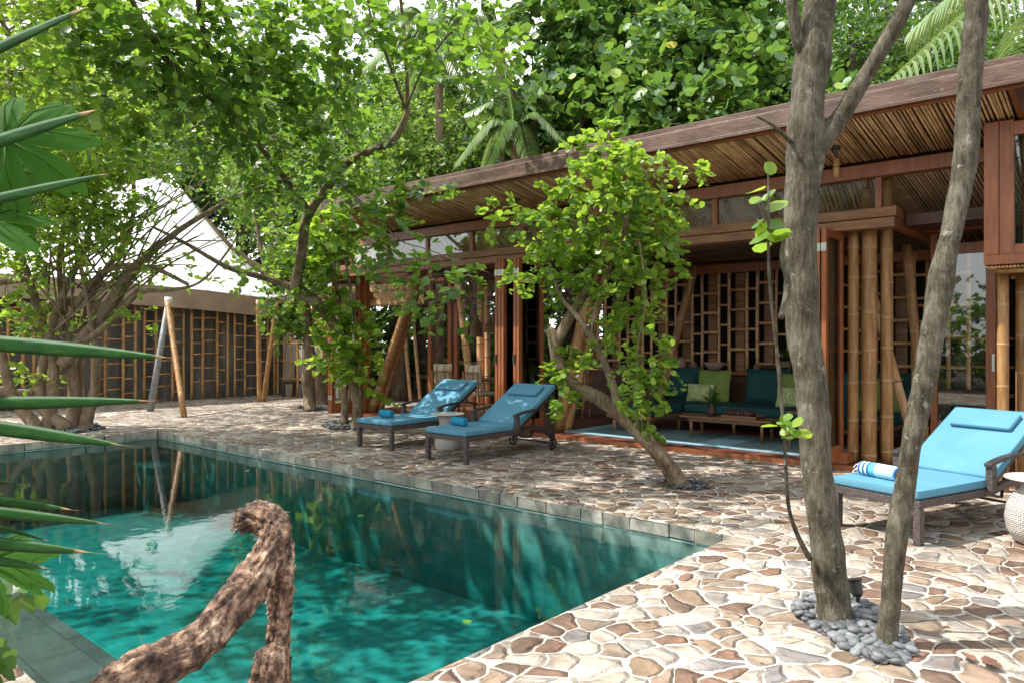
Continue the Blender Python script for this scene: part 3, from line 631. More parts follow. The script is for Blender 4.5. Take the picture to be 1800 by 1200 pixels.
# beams
b=MB(); b.box(-13.1,X2,9.68,9.84,roofz(9.76)-.17,roofz(9.76)-.005); b.build('upper_beam','wood_red',pv,bevel=.004)
b=MB(); b.box(-13.45,-2.45,9.76,10.0,2.96,3.08); b.box(-13.45,-2.42,9.72,10.02,3.085,3.2); b.build('head_beam','wood_head',pv,bevel=.005)
b=MB(); b.box(-2.62,-2.46,10.02,12.9,3.0,3.17); b.build('side_beam','wood_red',pv,bevel=.005)
b=MB()
for yy in (10.25,10.55,10.85,11.15): b.box(-2.44,-1.2,yy,yy+.07,3.02,3.16)
for yy in (10.7,11.5,12.3): b.box(-13.3,-2.64,yy,yy+.09,2.99,3.15)
b.build('rafter','wood_dark',pv,bevel=.004)
for k,xx in enumerate((-13.1,-11.9,-10.7,-9.5,-8.3,-7.1,-5.9,-4.75,-3.6,-2.62)):
    b=MB(); b.box(xx-.035,xx+.035,9.73,9.80,3.2,roofz(9.76)-.17); b.build('mullion','wood_red',pv,bevel=.003)
for k,(xa,xb) in enumerate(((-13.06,-8.34),(-8.26,-4.8),(-4.7,-2.66))):
    b=MB(); b.box(xa,xb,9.76,9.766,3.21,roofz(9.76)-.18); b.build('clerestory_glass','glass_high',pv)
b=MB(); x=-12.6
while x<-2.7:
    r=random.uniform(.011,.0145); b.tube([(x,9.9,3.66),(x+random.uniform(-.01,.01),10.22,3.42),(x+random.uniform(-.012,.012),10.5,3.17)],r,5); x+=2*r+random.uniform(.002,.014)
b.build('clerestory_screen','slats_lit',pv,smooth=True)  # sloped canes added behind the glass to catch bounce light off the terrace
# folded glass doors standing open
def door(x, y0=9.27, y1=9.93, hinge=True, lab=None):
    b=MB(); z0,z1=.08,2.95; sw=.085; t=.028
    b.box(x-t,x+t,y0,y0+sw,z0,z1); b.box(x-t,x+t,y1-sw,y1,z0,z1); b.box(x-t,x+t,y0+sw,y1-sw,z0,z0+.2); b.box(x-t,x+t,y0+sw,y1-sw,z1-.1,z1)
    d=b.build('folding_door','wood_red',pv,bevel=.004)
    b=MB(); b.box(x-.004,x+.004,y0+sw,y1-sw,z0+.2,z1-.1); b.build('glass','glass',d)
    if hinge:
        for z in (2.72,.4):
            b=MB(); b.box(x-t-.004,x+t+.004,y0-.006,y0+.002,z-.05,z+.05); b.build('hinge','steel',d)
    return d
for x in (-8.47,-8.40,-8.33,-8.06,-7.99): door(x)
for x in (-3.26,-3.185,-3.11): door(x)
for x in (-13.12,-13.05): door(x,9.2,9.98)
# lock handles on the centre stack
for x in (-8.47,-8.06):
    b=MB(); b.box(x-.02,x+.02,9.245,9.263,1.22,1.36); b.build('door_lock','clay_dark',pv)
for x,y in ((-13.0,10.06),(-8.2,10.06),(-2.9,10.32)):
    b=MB(); b.box(x-.07,x+.07,y-.06,y+.06,.07,2.96); b.build('post','wood_red',pv,bevel=.006)
# bamboo columns
for p,r in (((-2.99,10.0),.068),((-2.80,10.0),.088),((-2.64,10.18),.075),((-2.72,10.42),.07)):
    b=MB(); b.bamboo((p[0],p[1],.07),(p[0]+random.uniform(-.02,.02),p[1],3.0 if p[1]<10.1 else 3.7),r,.42,16); b.build('bamboo_column','bamboo_post',pv,smooth=True)
b=MB(); b.bamboo((-2.86,10.15,3.2),(-2.86,10.15,3.7),.095,.4,14); b.build('bamboo_column','bamboo_post',pv,smooth=True)
# leaning props
for a,c,r in ((gnd(655,722,.07),onY(745,455,10.2),.10),(gnd(668,722,.07),onY(752,455,10.5),.07),(gnd(981,757,.07),onY(1052,440,10.15),.10),(gnd(996,757,.07),onY(1075,440,10.4),.07),
              (onY(1150,760,12.2),onY(1222,468,12.5),.075)):
    if c.z>3.0: pass
    b=MB(); b.bamboo((a.x,a.y,.07),c,r,.36,14); b.build('leaning_bamboo','bamboo_post',pv,smooth=True)
a=onY(1543,545,11.3); c=onY(1612,775,11.0); b=MB(); b.bamboo((c.x,c.y,.07),a+(a-c)*.15,.06,.5,12); b.build('leaning_bamboo','bamboo_brown',pv,smooth=True)
a=onY(1597,455,11.2); c=onY(1628,700,11.2); b=MB(); b.bamboo((c.x,c.y,.07),a+(a-c)*.1,.065,.45,12); b.build('leaning_bamboo','bamboo_post',pv,smooth=True)
# back wall: cabinet, shelf, bamboo lattice, dark boards behind
YB=12.9
b=MB(); b.box(-9.3,-2.5,YB-.12,YB+.25,.07,.97); b.build('cabinet','wood_dark',pv,bevel=.004)
b=MB(); b.box(-9.35,-2.45,YB-.2,YB+.28,.972,1.03); b.build('shelf','wood_red',pv,bevel=.005)
b=MB(); b.box(-9.4,-2.4,YB-.06,YB+.14,2.82,2.98); b.build('lattice_beam','wood_red',pv,bevel=.004)
x=-9.25; wide=True; panels=[]; cnt=0; b=MB()
xs=[]
while x<-2.6:
    xs.append(x); x+=.34 if wide else .2; wide=not wide
for i,x in enumerate(xs):
    b.bamboo((x,YB,1.03),(x,YB,2.82),random.uniform(.026,.034),.3,8,bow=.008)
    if i+1<len(xs):
        g=xs[i+1]-x; z=1.15+random.uniform(0,.35)
        while z<2.75:
            b.bamboo((x+.028,YB,z),(xs[i+1]-.028,YB,z),.022 if g<.25 else .027,.5,7,off=9); z+=.36
    cnt+=1
    if cnt%6==0 or i==len(xs)-1:
        b.build('lattice_panel','bamboo_brown',pv,smooth=True); b=MB()
b=MB()
for i in range(0,len(xs)-1,2): b.box(xs[i]+.05,xs[i]+.22,YB+.16,YB+.19,1.03,2.82)
b.build('back_board','wood_head',pv)
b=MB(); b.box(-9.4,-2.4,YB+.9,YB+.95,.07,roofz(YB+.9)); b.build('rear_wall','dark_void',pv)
# left bay rear: posts, doors, blind, bamboo
for px,r in ((722,.05),(739,.045),(556+275,.09),(845,.1),(857,.07)):
    a=onY(px,680,12.8); c=onY(px-(18 if px<800 else (25 if px==831 else 0)),480,12.8)
    b=MB(); b.bamboo((a.x,12.8,.0),(c.x,12.8,2.95),r,.4,12); b.build('rear_bamboo','bamboo_brown',pv,smooth=True)
for px in (757,792,803,880):
    a=onY(px,680,12.85); b=MB(); b.box(a.x-.06,a.x+.06,12.8,12.88,.07,3.0); b.build('rear_post','wood_red',pv,bevel=.005)
b=MB(); b.box(-18.0,-9.4,12.78,12.9,3.0,3.16); b.box(-17,-9.4,12.76,12.86,2.5,2.62); b.build('rear_beam','wood_dark',pv)
b=MB(); x=0
a0=onY(655,480,12.0).x; a1=onY(745,480,12.0).x
for k in range(30):
    z=2.98-k*.018; b.tube([(a0-1.5,12.0,z),(a1,12.0,z)],.006,5)
b.build('roller_blind','slats',pv,smooth=True)
b=MB(); b.box(-14.0,-13.9,9.85,12.8,2.96,3.14); b.build('end_beam','wood_head',pv)
# pale blind panel at far left top of the facade
b=MB(); p=onY(632,435,9.9); q=onY(668,435,9.9); b.box(p.x-.5,p.x+.35,10.1,10.12,3.2,3.62); b.build('pale_blind','curtain',pv)
# right wing: glazed door and its frame, bay window on bamboo columns
b=MB(); y=11.2
b.box(-2.36,-2.28,y-.04,y+.04,.07,3.0); b.box(-1.73,-1.62,y-.04,y+.04,.07,3.0); b.box(-2.28,-1.73,y-.035,y+.035,2.72,2.86); b.box(-2.28,-1.73,y-.035,y+.035,.07,.25)
b.box(-1.61,-1.5,y-.06,y+.0,.07,3.0)
gd=b.build('glazed_door','wood_red',pv,bevel=.004)
b=MB(); b.box(-2.28,-1.73,y-.004,y+.004,.25,2.72); b.build('glass','glass',gd)
b=MB(); b.box(-1.66,-1.63,y-.06,y-.042,1.2,1.42); b.build('door_handle','steel',gd)
b=MB(); b.box(-2.4,3,y-.06,y+.1,3.02,3.2); b.build('wing_beam','wood_red',pv)
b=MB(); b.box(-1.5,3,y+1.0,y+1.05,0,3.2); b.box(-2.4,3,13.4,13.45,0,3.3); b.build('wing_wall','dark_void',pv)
bay=MB(); bx0,by0,by1,bz0=-1.42,9.05,10.2,2.37
zt=roofz(9.1)-.02
bay.box(bx0,bx0+.13,by0,by0+.13,bz0+.1,zt); bay.box(bx0+.135,bx0+.26,by0+.01,by0+.12,bz0+.1,zt); bay.box(bx0,1.2,by0-.01,by1,bz0,bz0+.098); bay.box(bx0+.26,1.2,by0+.02,by0+.1,zt-.16,zt-.02)
bay.box(bx0,bx0+.1,by1-.1,by1,bz0+.1,roofz(by1)-.02); bay.box(bx0+.26,1.2,by0+.02,by0+.1,bz0+.1,bz0+.2); bay.box(bx0+.55,bx0+.6,by0+.03,by0+.09,bz0+.2,zt-.16); 
bw=bay.build('bay_window','wood_red',pv,bevel=.004)
b=MB(); b.box(bx0+.26,1.2,by0+.05,by0+.056,bz0+.2,zt-.16); b.box(bx0+.04,bx0+.046,by0+.13,by1-.1,bz0+.1,roofz(by1)-.05); b.build('glass','glass',bw)
b=MB(); b.bamboo((bx0+.35,by0+.2,bz0+.1),(bx0+.35,by0+.2,zt),.045,.3,10); b.build('inner_bamboo','bamboo_post',bw,smooth=True)
b=MB(); x=bx0+.03
while x<1.2: b.tube([(x,by0+.03,bz0-.02),(x,by1,bz0-.02)],.013,5); x+=.033
b.build('bay_soffit','slats',bw,smooth=True)
b=MB(); b.bamboo((bx0+.1,by0+.12,bz0-.06),(1.2,by0+.12,bz0-.06),.028,.4,8); b.bamboo((bx0+.1,by1-.1,bz0-.06),(1.2,by1-.1,bz0-.06),.028,.4,8); b.build('bay_bearer','bamboo',bw,smooth=True)
for px,Y in ((1763,9.35),(1796,9.55),(1812,9.3)):
    p=onY(px,700,Y); b=MB(); b.bamboo((p.x,Y,.0),(p.x,Y,bz0-.04),.056,.45,14); b.build('bamboo_column','bamboo_post',pv,smooth=True)
b=MB(); b.box(-3.5,-2.95,9.63,9.9,.07,.2); b.build('step_box','wood_red',pv,bevel=.005)
b=MB()
for k in range(4): b.box(-2.6,-1.6,12.4,12.7,.4+k*.4,.43+k*.4)
b.build('rear_shelving','wood_head',pv)
random.seed(5); b=MB()
for k,x in enumerate((-2.55,-2.3,-2.1,-1.85)): b.bamboo((x-.25,12.2,.9),(x-.25,12.2,2.9),.032,.4,8)
for z in (1.2,1.65,2.1,2.55):
    b.bamboo((-2.78,12.2,z),(-2.1,12.2,z),.022,.4,7)
b.build('lattice_panel','bamboo_brown',pv,smooth=True)

# ================================================================= TENT HOUSE (left, behind)
XT=-19.7
tn=thing('tent_house','white peaked canvas tent house with bamboo lattice walls at the far left','tent house',(-24,8,0))
b=MB()
pk=Vector((-24.9,11.2,7.1)); e=[(-19.3,11.9,2.75),(-19.15,9.6,2.9),(-19.1,7.2,3.0),(-19.2,4.6,3.05),(-19.5,1.5,3.1),(-21.5,-1.5,3.2),(-26,-1.5,3.2),(-30,3,3),(-30,12,3),(-26,15.6,2.9),(-22,14.2,2.8)]
rows=8; n=len(e); vs=[]
for i in range(rows+1):
    t=i/rows
    for q in e:
        q=Vector(q); p=q.lerp(pk,t); p.z=q.z+(pk.z-q.z)*(t*.62+.38*t*t); vs.append(p)
fs=[(i*n+j,i*n+(j+1)%n,(i+1)*n+(j+1)%n,(i+1)*n+j) for i in range(rows) for j in range(n)]
b.add(vs,fs)
for j in range(n):
    b.tube([vs[i*n+j]+Vector((0,0,.012)) for i in range(rows+1)],.016,5)
b.build('canvas_roof','canvas',tn,smooth=True)
b=MB(); m=len(e); vs=[]
for q in e[:6]: vs+= [(q[0]-.02,q[1],q[2]+.02),(q[0]-.3,q[1],q[2]-.5)]
b.add(vs,[(2*i,2*i+1,2*i+3,2*i+2) for i in range(5)]); b.build('valance','canvas_band',tn)
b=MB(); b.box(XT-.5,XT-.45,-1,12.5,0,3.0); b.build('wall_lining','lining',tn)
random.seed(8); y=2.0; k=0; b=MB(); wide=0
ys=[]
while y<12.2:
    ys.append(y); y+=(.3,.42,.3,.22)[k%4]; k+=1
for i,y in enumerate(ys):
    b.bamboo((XT,y,0),(XT+random.uniform(-.02,.02),y+random.uniform(-.015,.015),2.6),random.uniform(.034,.045),.4,8)
    if i+1<len(ys) and i%4!=3:
        z=.22+random.uniform(0,.3)
        while z<2.5: b.bamboo((XT,y+.03,z),(XT,ys[i+1]-.03,z),.024,.5,6,off=9); z+=random.uniform(.28,.4)
    if i%5==4 or i==len(ys)-1: b.build('lattice_panel','bamboo',tn,smooth=True); b=MB()

for px,py,dx in ((456,706,0),(463,705,12)):
    p=gnd(px,py); c=at(px+dx-2+ (14 if dx else 0),540,F*CH/(py-HY)); b=MB(); b.bamboo(p,(c.x,c.y,2.62),.06,.42,12); b.build('porch_post','bamboo_post',tn,smooth=True)
b=MB(); b.box(-19.3,-15.2,11.7,14.5,2.62,2.8); b.build('porch_roof','wood_dark',tn)
b=MB()
for k in range(12): b.bamboo((-19.2+k*.34,11.72,.0),(-19.2+k*.34,11.72,2.6),.035,.4,8)
for z in (.5,1.0,1.5,2.0): b.bamboo((-19.2,11.72,z),(-15.4,11.72,z),.024,.5,6)
b.build('porch_lattice','bamboo',tn,smooth=True)
b=MB(); b.box(-19.3,-15.4,11.95,12.0,0,2.6); b.build('porch_wall','curtain',tn)

# bipod props in front of the tent
ap=at(296,530,17.2)
pr=thing('bipod_prop','grey steel pole and bamboo pole leaning together into a bipod beside the pool','pole prop',tuple(gnd(300,726)))
p=gnd(264,722); b=MB(); b.tube([p,ap],[.075,.06],12); b.build('steel_pole','galv',pr,smooth=True)
p=gnd(324,733); b=MB(); b.bamboo(p,ap+Vector((.05,-.05,0)),.062,.6,12); b.build('bamboo_pole','bamboo_post',pr,smooth=True)
b=MB(); b.tube([ap-Vector((0,0,.1)),ap+Vector((0,0,.1))],[.09,.08],10); b.build('lashing','white_cap',pr,smooth=True)

# ================================================================= LOUNGERS
def make_lounger(label):
    t=thing('sun_lounger',label,'sun lounger',(0,0,0),0,'blue cushioned sun loungers round the pool')
    W=.39
    b=MB(); b.box(-W,W,0,.055,.29,.355)
    for s in (-1,1): b.box(min(s*W,s*(W-.05)),max(s*W,s*(W-.05)),.056,1.05,.29,.355)
    for y in (.3,.62,.95): b.box(-W+.05,W-.05,y,y+.04,.31,.345)
    o=b.build('frame','weave_brown',t,local=True,bevel=.008); boxuv(o)
    for s in (-1,1):
        b=MB(); x0=min(s*W,s*(W-.06)); b.box(x0,x0+.06,.002,.066,0,.289); o=b.build('leg','weave_brown',t,local=True,bevel=.008); boxuv(o)
    for s in (-1,1):
        x=s*(W-.025)
        S=spline([(x,1.05,.32,0),(x,1.3,.365,0),(x,1.55,.33,0),(x,1.78,.2,0),(x,1.8,.12,0)],4)
        b=MB()
        for p,q in zip(S[:-1],S[1:]): b.bar(p[:3],q[:3],.045,.055,(0,.3,1))
        b.build('rear_rail','frame_brown',t,local=True)
        # armrest
        b=MB(); x=s*(W+.022); b.box(x-.03,x+.03,.93,1.0,.34,.555); ar=b.build('armrest','weave_brown',t,local=True,bevel=.006); boxuv(ar)
        S=spline([(x,.91,.56,0),(x,1.1,.595,0),(x,1.35,.615,0),(x,1.6,.6,0),(x,1.8,.56,0)],4); b=MB()
        vs=[]
        for q in S:
            vs+=[(x-.032,q[1],q[2]-.014),(x+.032,q[1],q[2]-.014),(x+.032,q[1],q[2]+.014),(x-.032,q[1],q[2]+.014)]
        k=len(S); fs=[(i*4+j,i*4+(j+1)%4,(i+1)*4+(j+1)%4,(i+1)*4+j) for i in range(k-1) for j in range(4)]+[(3,2,1,0),tuple((k-1)*4+j for j in range(4))]
        b.add(vs,fs); b.bar((x,1.74,.58),(x,1.8,.14),.03,.035,(0,1,0)); b.build('arm_top','frame_brown',ar,local=True,bevel=.004)
        # wheel
        b=MB(); c=Vector((s*(W-.01),1.8,.095)); R=.083
        pts=[c+Vector((0,R*math.cos(a),R*math.sin(a))) for a in [2*math.pi*i/24 for i in range(25)]]
        b.tube(pts,.013,7,False); wh=b.build('wheel','metal_black',t,local=True,smooth=True)
        b=MB()
        for i in range(6):
            a=math.pi*i/3; b.bar(c,c+Vector((0,R*math.cos(a),R*math.sin(a))),.012,.016,(1,0,0))
        b.tube([c-Vector((.025,0,0)),c+Vector((.025,0,0))],.02,10); b.build('spokes','metal_black',wh,local=True)
    b=MB(); b.tube([(-W+.01,1.8,.1),(W-.01,1.8,.1)],.012,8); b.bar((-.22,1.1,.28),(-.22,1.5,.2),.02,.02); b.bar((.22,1.1,.28),(.22,1.5,.2),.02,.02); b.bar((-.22,1.5,.2),(.22,1.5,.2),.02,.02)
    b.bar((-.22,1.5,.2),(-.22,1.62,.66),.02,.02,(1,0,0)); b.bar((.22,1.5,.2),(.22,1.62,.66),.02,.02,(1,0,0)); b.build('undercarriage','metal_black',t,local=True)
    th=math.radians(31); cy,cz=math.cos(th),math.sin(th)
    def slab(mb,y0,y1,w,h0,h1):
        o0=Vector((0,1.03,.37)); d=Vector((0,cy,cz)); u=Vector((0,-cz,cy)); vs=[]
        for hh in (h0,h1):
            for (xx,yy) in ((-w,y0),(w,y0),(w,y1),(-w,y1)): vs.append(o0+d*yy+u*hh+Vector((xx,0,0)))
        mb.add(vs,[(0,3,2,1),(4,5,6,7),(0,1,5,4),(1,2,6,5),(2,3,7,6),(3,0,4,7)])
    b=MB(); slab(b,.02,.95,W-.02,-.045,-.003); b.build('backrest_frame','frame_brown',t,local=True,bevel=.008)
    b=MB(); b.box(-W+.005,W-.005,-.01,1.06,.358,.43); b.build('seat_cushion','fabric_blue',t,local=True,bevel=.024,seg=4)
    b=MB(); slab(b,.03,1.0,W-.005,.0,.075); b.build('back_cushion','fabric_blue',t,local=True,bevel=.024,seg=4)
    b=MB(); w_=W-.012; z_=.4235; c_=[(-w_,-.003,z_),(w_,-.003,z_),(w_,1.04,z_),(-w_,1.04,z_)]
    b.tube([c_[3],c_[0]],.0042,6); b.tube([c_[0],c_[1]],.0042,6); b.tube([c_[1],c_[2]],.0042,6); b.build('piping','fabric_blue',t,local=True,smooth=True)
    b=MB(); o0=Vector((0,1.03,.37)); d_=Vector((0,cy,cz)); u_=Vector((0,-cz,cy)); c_=[o0+d_*y+u_*.068+Vector((x,0,0)) for x,y in ((-w_,.05),(-w_,.993),(w_,.993),(w_,.05))]
    for k in range(3): b.tube([c_[k],c_[k+1]],.0042,6)
    b.build('piping','fabric_blue',t,local=True,smooth=True)
    b=MB(); slab(b,.66,.9,.27,.077,.125); b.build('headrest','fabric_blue',t,local=True,bevel=.02,seg=4)
    return t
lg=make_lounger('blue sun lounger nearest the leaning tree, right one of the pair beyond the pool')
lg.location=(-7.12,6.8,0)
lg1=dup(lg,(-8.76,6.92,0),math.radians(1.5),'sun lounger in dappled shade, left one of the pair beyond the pool')
lg3=dup(lg,(-1.80,6.55,0),math.radians(-19),'large bright blue sun lounger in full sun behind the two near trunks')
def towel(label, mat, loc, rz, ln=.3, r=.058):
    t=thing('rolled_towel',label,'towel',loc,rz,'rolled towels lying on the loungers')
    b=MB(); n=20
    prof=[(-ln/2,r*.55),(-ln/2+.012,r*.93),(-ln/2+.03,r),(0,r*1.01),(ln/2-.03,r),(ln/2-.012,r*.93),(ln/2,r*.55)]
    b.tube([(x,0,r) for x,_ in prof],[q for _,q in prof],n,True); b.build('roll',mat,t,local=True,smooth=True)
    b=MB(); pts=[]
    for i in range(40):
        a=i*.42; rr=r*.86*(1-i/46); pts.append((ln/2+.004,rr*math.cos(a),r+rr*math.sin(a)))
    b.tube(pts,.0045,5); b.build('spiral_end',mat,t,local=True,smooth=True)
    return t
towel('turquoise rolled towel on the right lounger of the pair','towel_blue',(-7.28,7.22,.43),math.radians(-8))
towel('turquoise rolled towel on the left lounger of the pair','towel_blue',(-8.86,7.24,.43),math.radians(-8))
a=towel('pale rolled towel with navy stripes on the sunlit lounger','towel_stripe',(-1.84,6.84,.43),math.radians(-24),.36,.06)
random.seed(4); b=MB()
for k in range(14):
    y=random.uniform(-.05,.05); z=random.uniform(.02,.1); b.tube([(-.17,y,z),(-.2,y*1.1,z-.01),(-.225,y*1.2,max(.006,z-.04))],.004,4)
b.build('fringe','canvas',a,local=True)

def side_table(label, loc, white=True):
    t=thing('side_table',label,'side table',loc,0,'round woven side tables')
    b=MB(); prof=[(.14,0),(.18,.02),(.225,.1),(.24,.2),(.225,.3),(.18,.38),(.13,.44),(.12,.5)]
    if not white: prof=[(.15,0),(.175,.02),(.19,.1),(.175,.2),(.14,.3),(.12,.38),(.13,.46),(.15,.51)]
    k=[]; 
    for (r0,z0),(r1,z1) in zip(prof[:-1],prof[1:]):
        for i in range(4): k.append((r0+(r1-r0)*i/4,z0+(z1-z0)*i/4))
    k.append(prof[-1]); b.lathe((0,0,0),k,40); o=b.build('woven_base','weave_white',t,local=True,smooth=True); cyluv(o,0,0,.22)
    b=MB(); z=prof[-1][1]; b.lathe((0,0,0),[(.1,z+.001),(.235,z+.004),(.245,z+.012),(.24,z+.022),(.1,z+.026)],40); b.build('tabletop','stone_top',t,local=True,smooth=False)
    return t
side_table('slim woven side table standing between the pair of blue loungers',(-7.9,7.6,0),False)
side_table('white bulbous woven side table beside the sunlit lounger at the right edge',(-.74,7.14,0),True)

# ================================================================= LOUNGE FURNITURE
FZ=.07
b=MB(); b.box(-7.55,-3.3,9.95,11.35,FZ+.001,FZ+.013); rg=tag(b.build('rug','rug_blue'),'pale blue rug on the pavilion floor under the low table','rug')
b=MB(); b.box(-7.3,-5.2,10.15,11.3,FZ+.0135,FZ+.0165); b.box(-4.7,-3.35,9.99,11.3,FZ+.0135,FZ+.0165); b.build('shaded_field','rug_shaded',rg)  # darker sheets paint the shaded parts between the rug's sun patches
def pillow(mb, c, w, h, t, rx=0, rz=0, n=10):
    R=Matrix.Rotation(rz,3,'Z')@Matrix.Rotation(rx,3,'X'); vs=[]
    for sgn in (1,-1):
        for i in range(n+1):
            for j in range(n+1):
                u=2*i/n-1; v=2*j/n-1; th=t/2*((1-u**4)*(1-v**4))**.5
                pin=1-.06*(1-abs(v))*1.0*(abs(u)**3) ; pin2=1-.06*(1-abs(u))*(abs(v)**3)
                p=R@Vector((u*w/2*pin,-sgn*th,v*h/2*pin2)); vs.append(p+Vector(c))
    m=n+1; fs=[]
    for i in range(n):
        for j in range(n):
            a=i*m+j; fs.append((a,a+m,a+m+1,a+1)); a+=m*m; fs.append((a,a+1,a+m+1,a+m))
    mb.add(vs,fs)
sf=thing('corner_sofa','dark teal corner sofa with low wooden frame against the bamboo lattice','sofa',(-5.2,12,FZ))
b=MB(); b.box(-7.05,-2.9,11.5,12.5,.31,.37); b.box(-7.05,-6.2,10.45,11.498,.31,.37); b.build('frame','wood_table',sf,bevel=.008)
for x,y in ((-6.95,10.55),(-6.3,10.55),(-6.3,11.55),(-5.3,11.55),(-4.3,11.55),(-3.3,11.55),(-6.95,11.6),(-3.0,12.4)):
    b=MB(); b.lathe((x,y,FZ),[(.02,0),(.032,.24)],12); b.build('leg','bamboo',sf,smooth=True)
b=MB(); b.box(-6.18,-2.92,11.48,12.45,.372,.52); b.box(-7.03,-6.19,10.43,12.45,.372,.52); b.build('seat_cushion','fabric_teal',sf,bevel=.04,seg=4)
for k,x in enumerate((-6.75,-5.1,-3.85,-3.2)):
    b=MB(); pillow(b,(x,12.42,.8),.78,.62,.24,-.16); b.build('back_cushion','fabric_teal',sf,smooth=True)
b=MB(); pillow(b,(-6.95,11.3,.78),.5,.34,.18,-.2,-1.3); b.build('end_bolster','fabric_teal',sf,smooth=True)
def tp(name,label,m,c,w,h,t,rx,rz=0):
    b=MB(); pillow(b,(0,0,h/2),w,h,t,0,0); 
    o=b.build(name,m,None,smooth=True,local=True); o.location=c; o.rotation_euler=(rx,0,rz); tag(o,label,'pillow','scatter pillows on the teal sofa'); return o
tp('pillow','plain lime pillow behind the leaf-print pillow near the sofa corner','fabric_lime',(-6.0,12.2,.52),.62,.56,.2,-.2)
tp('pillow','plain lime pillow at the centre of the sofa, between two dark teal cushions','fabric_lime',(-4.5,12.2,.52),.62,.54,.2,-.22)
tp('pillow','plain lime pillow half hidden behind the big grey trunk','fabric_lime',(-3.25,12.12,.52),.6,.52,.2,-.22)
tp('pillow','small leaf-print pillow leaning on the left lime pillow','fabric_print',(-6.15,12.0,.52),.5,.32,.14,-.25)
tp('pillow','small leaf-print pillow leaning on the centre lime pillow','fabric_print',(-4.5,11.93,.52),.54,.34,.14,-.28)
# armchair at the right of the group
ch=thing('armchair','low wooden armchair with teal cushions behind the big grey trunk','armchair',(-3.65,10.85,FZ))
b=MB(); b.box(-4.0,-3.35,10.5,11.2,.3,.35); b.box(-4.02,-3.35,10.46,10.5,.57,.6); b.box(-4.02,-3.35,11.2,11.24,.57,.6); b.build('frame','wood_table',ch,bevel=.006)
for x in (-3.98,-3.38):
    for y in (10.48,11.22):
        b=MB(); b.box(x-.02,x+.02,y-.019,y+.019,FZ+.016,.569); b.build('leg','wood_table',ch,bevel=.004)
b=MB(); b.box(-3.98,-3.4,10.52,11.18,.352,.48); b.build('seat_cushion','fabric_teal',ch,bevel=.03,seg=3)
b=MB(); pillow(b,(-3.42,10.85,.72),.6,.5,.18,-.15,-math.pi/2); b.build('back_cushion','fabric_teal',ch,smooth=True)
# coffee table, plant, tray with beads
TZ=.43
ct=thing('coffee_table','long low wooden coffee table on the blue rug','coffee table',(-5.0,10.75,FZ))
b=MB(); b.box(-5.72,-4.25,10.5,11.0,TZ-.03,TZ); b.build('tabletop','wood_table',ct,bevel=.006)
b=MB(); b.box(-5.6,-4.4,10.55,10.58,TZ-.08,TZ-.031); b.box(-5.6,-4.4,10.92,10.95,TZ-.08,TZ-.031); b.build('rail','wood_table',ct)
for x,y in ((-5.55,10.57),(-5.55,10.93),(-4.42,10.57),(-4.42,10.93)):
    b=MB(); b.lathe((x,y,FZ+.016),[(.019,0),(.03,TZ-.03-FZ-.017)],12); b.build('leg','wood_table',ct,smooth=True)
def strap_plant(name,label,cat,loc,potm,pr,ph,nl,ll,lm,seed,potprof=None,wd=.018,grp=None):
    rs=random.Random(seed); t=thing(name,label,cat,loc,0,grp)
    b=MB(); b.lathe((0,0,0),potprof or [(pr*.75,0),(pr*1.0,ph*.5),(pr*.9,ph),(pr*.75,ph)],20); b.build('pot',potm,t,local=True,smooth=True)
    b=MB()
    for i in range(nl):
        a=rs.uniform(0,6.28); el=rs.uniform(.3,1.4); l=ll*rs.uniform(.6,1.1); p=Vector((0,0,ph)); d=Vector((math.cos(a)*math.cos(el),math.sin(a)*math.cos(el),math.sin(el))); sd=d.cross(Vector((0,0,1))).normalized(); vs=[]
        for k in range(5):
            q=k/4; ww=wd*(.5+1.2*q*(1-q)*2)*(1 if k<4 else .1); vs+=[p-sd*ww,p+sd*ww]; p=p+d*l/4; d=(d+Vector((0,0,-.28))).normalized()
        b.add(vs,[(2*k,2*k+1,2*k+3,2*k+2) for k in range(4)])
    b.build('foliage',lm,t,local=True); return t
strap_plant('potted_plant','spiky plant in a dark pot on the low coffee table','potted plant',(-5.28,10.72,TZ),'clay_dark',.06,.17,34,.28,'leaf_deep',2,[(.07,0),(.085,.06),(.055,.17),(.05,.2)])
strap_plant('potted_plant','green plant in a terracotta cup on the shelf behind the sofa','potted plant',(-4.92,12.78,1.03),'terracotta',.09,.2,40,.26,'leaf_mid',3,[(.075,0),(.1,.2),(.09,.2)])
ty=thing('serving_tray','wooden tray full of dark red beads on the coffee table','tray',(-4.78,10.72,TZ))
b=MB(); b.box(-5.05,-4.5,10.55,10.9,TZ+.001,TZ+.02); b.box(-5.05,-4.5,10.55,10.565,TZ+.021,TZ+.045); b.box(-5.05,-4.5,10.885,10.9,TZ+.021,TZ+.045); b.box(-5.05,-5.035,10.566,10.884,TZ+.021,TZ+.045); b.box(-4.515,-4.5,10.566,10.884,TZ+.021,TZ+.045); b.build('tray','wood_table',ty)
b=MB(); random.seed(9)
for k in range(110):
    x=random.uniform(-5.0,-4.62); y=random.uniform(10.59,10.86); b.lathe((x,y,TZ+.021),[(.006,0),(.014,.015),(.012,.05+random.uniform(0,.04)),(.005,.075+random.uniform(0,.03))],6)
o=b.build('beads','beads',ty,smooth=True); o['kind']='stuff'
def pot(name,label,cat,loc,m,prof,grp='pots and bowls on the shelf behind the sofa'):
    b=MB(); b.lathe((0,0,0),prof,24); o=b.build(name,m,None,smooth=True,local=True); o.location=loc; return tag(o,label,cat,grp)
V1=[(.06,0),(.1,.06),(.125,.14),(.1,.22),(.05,.27),(.06,.3)]
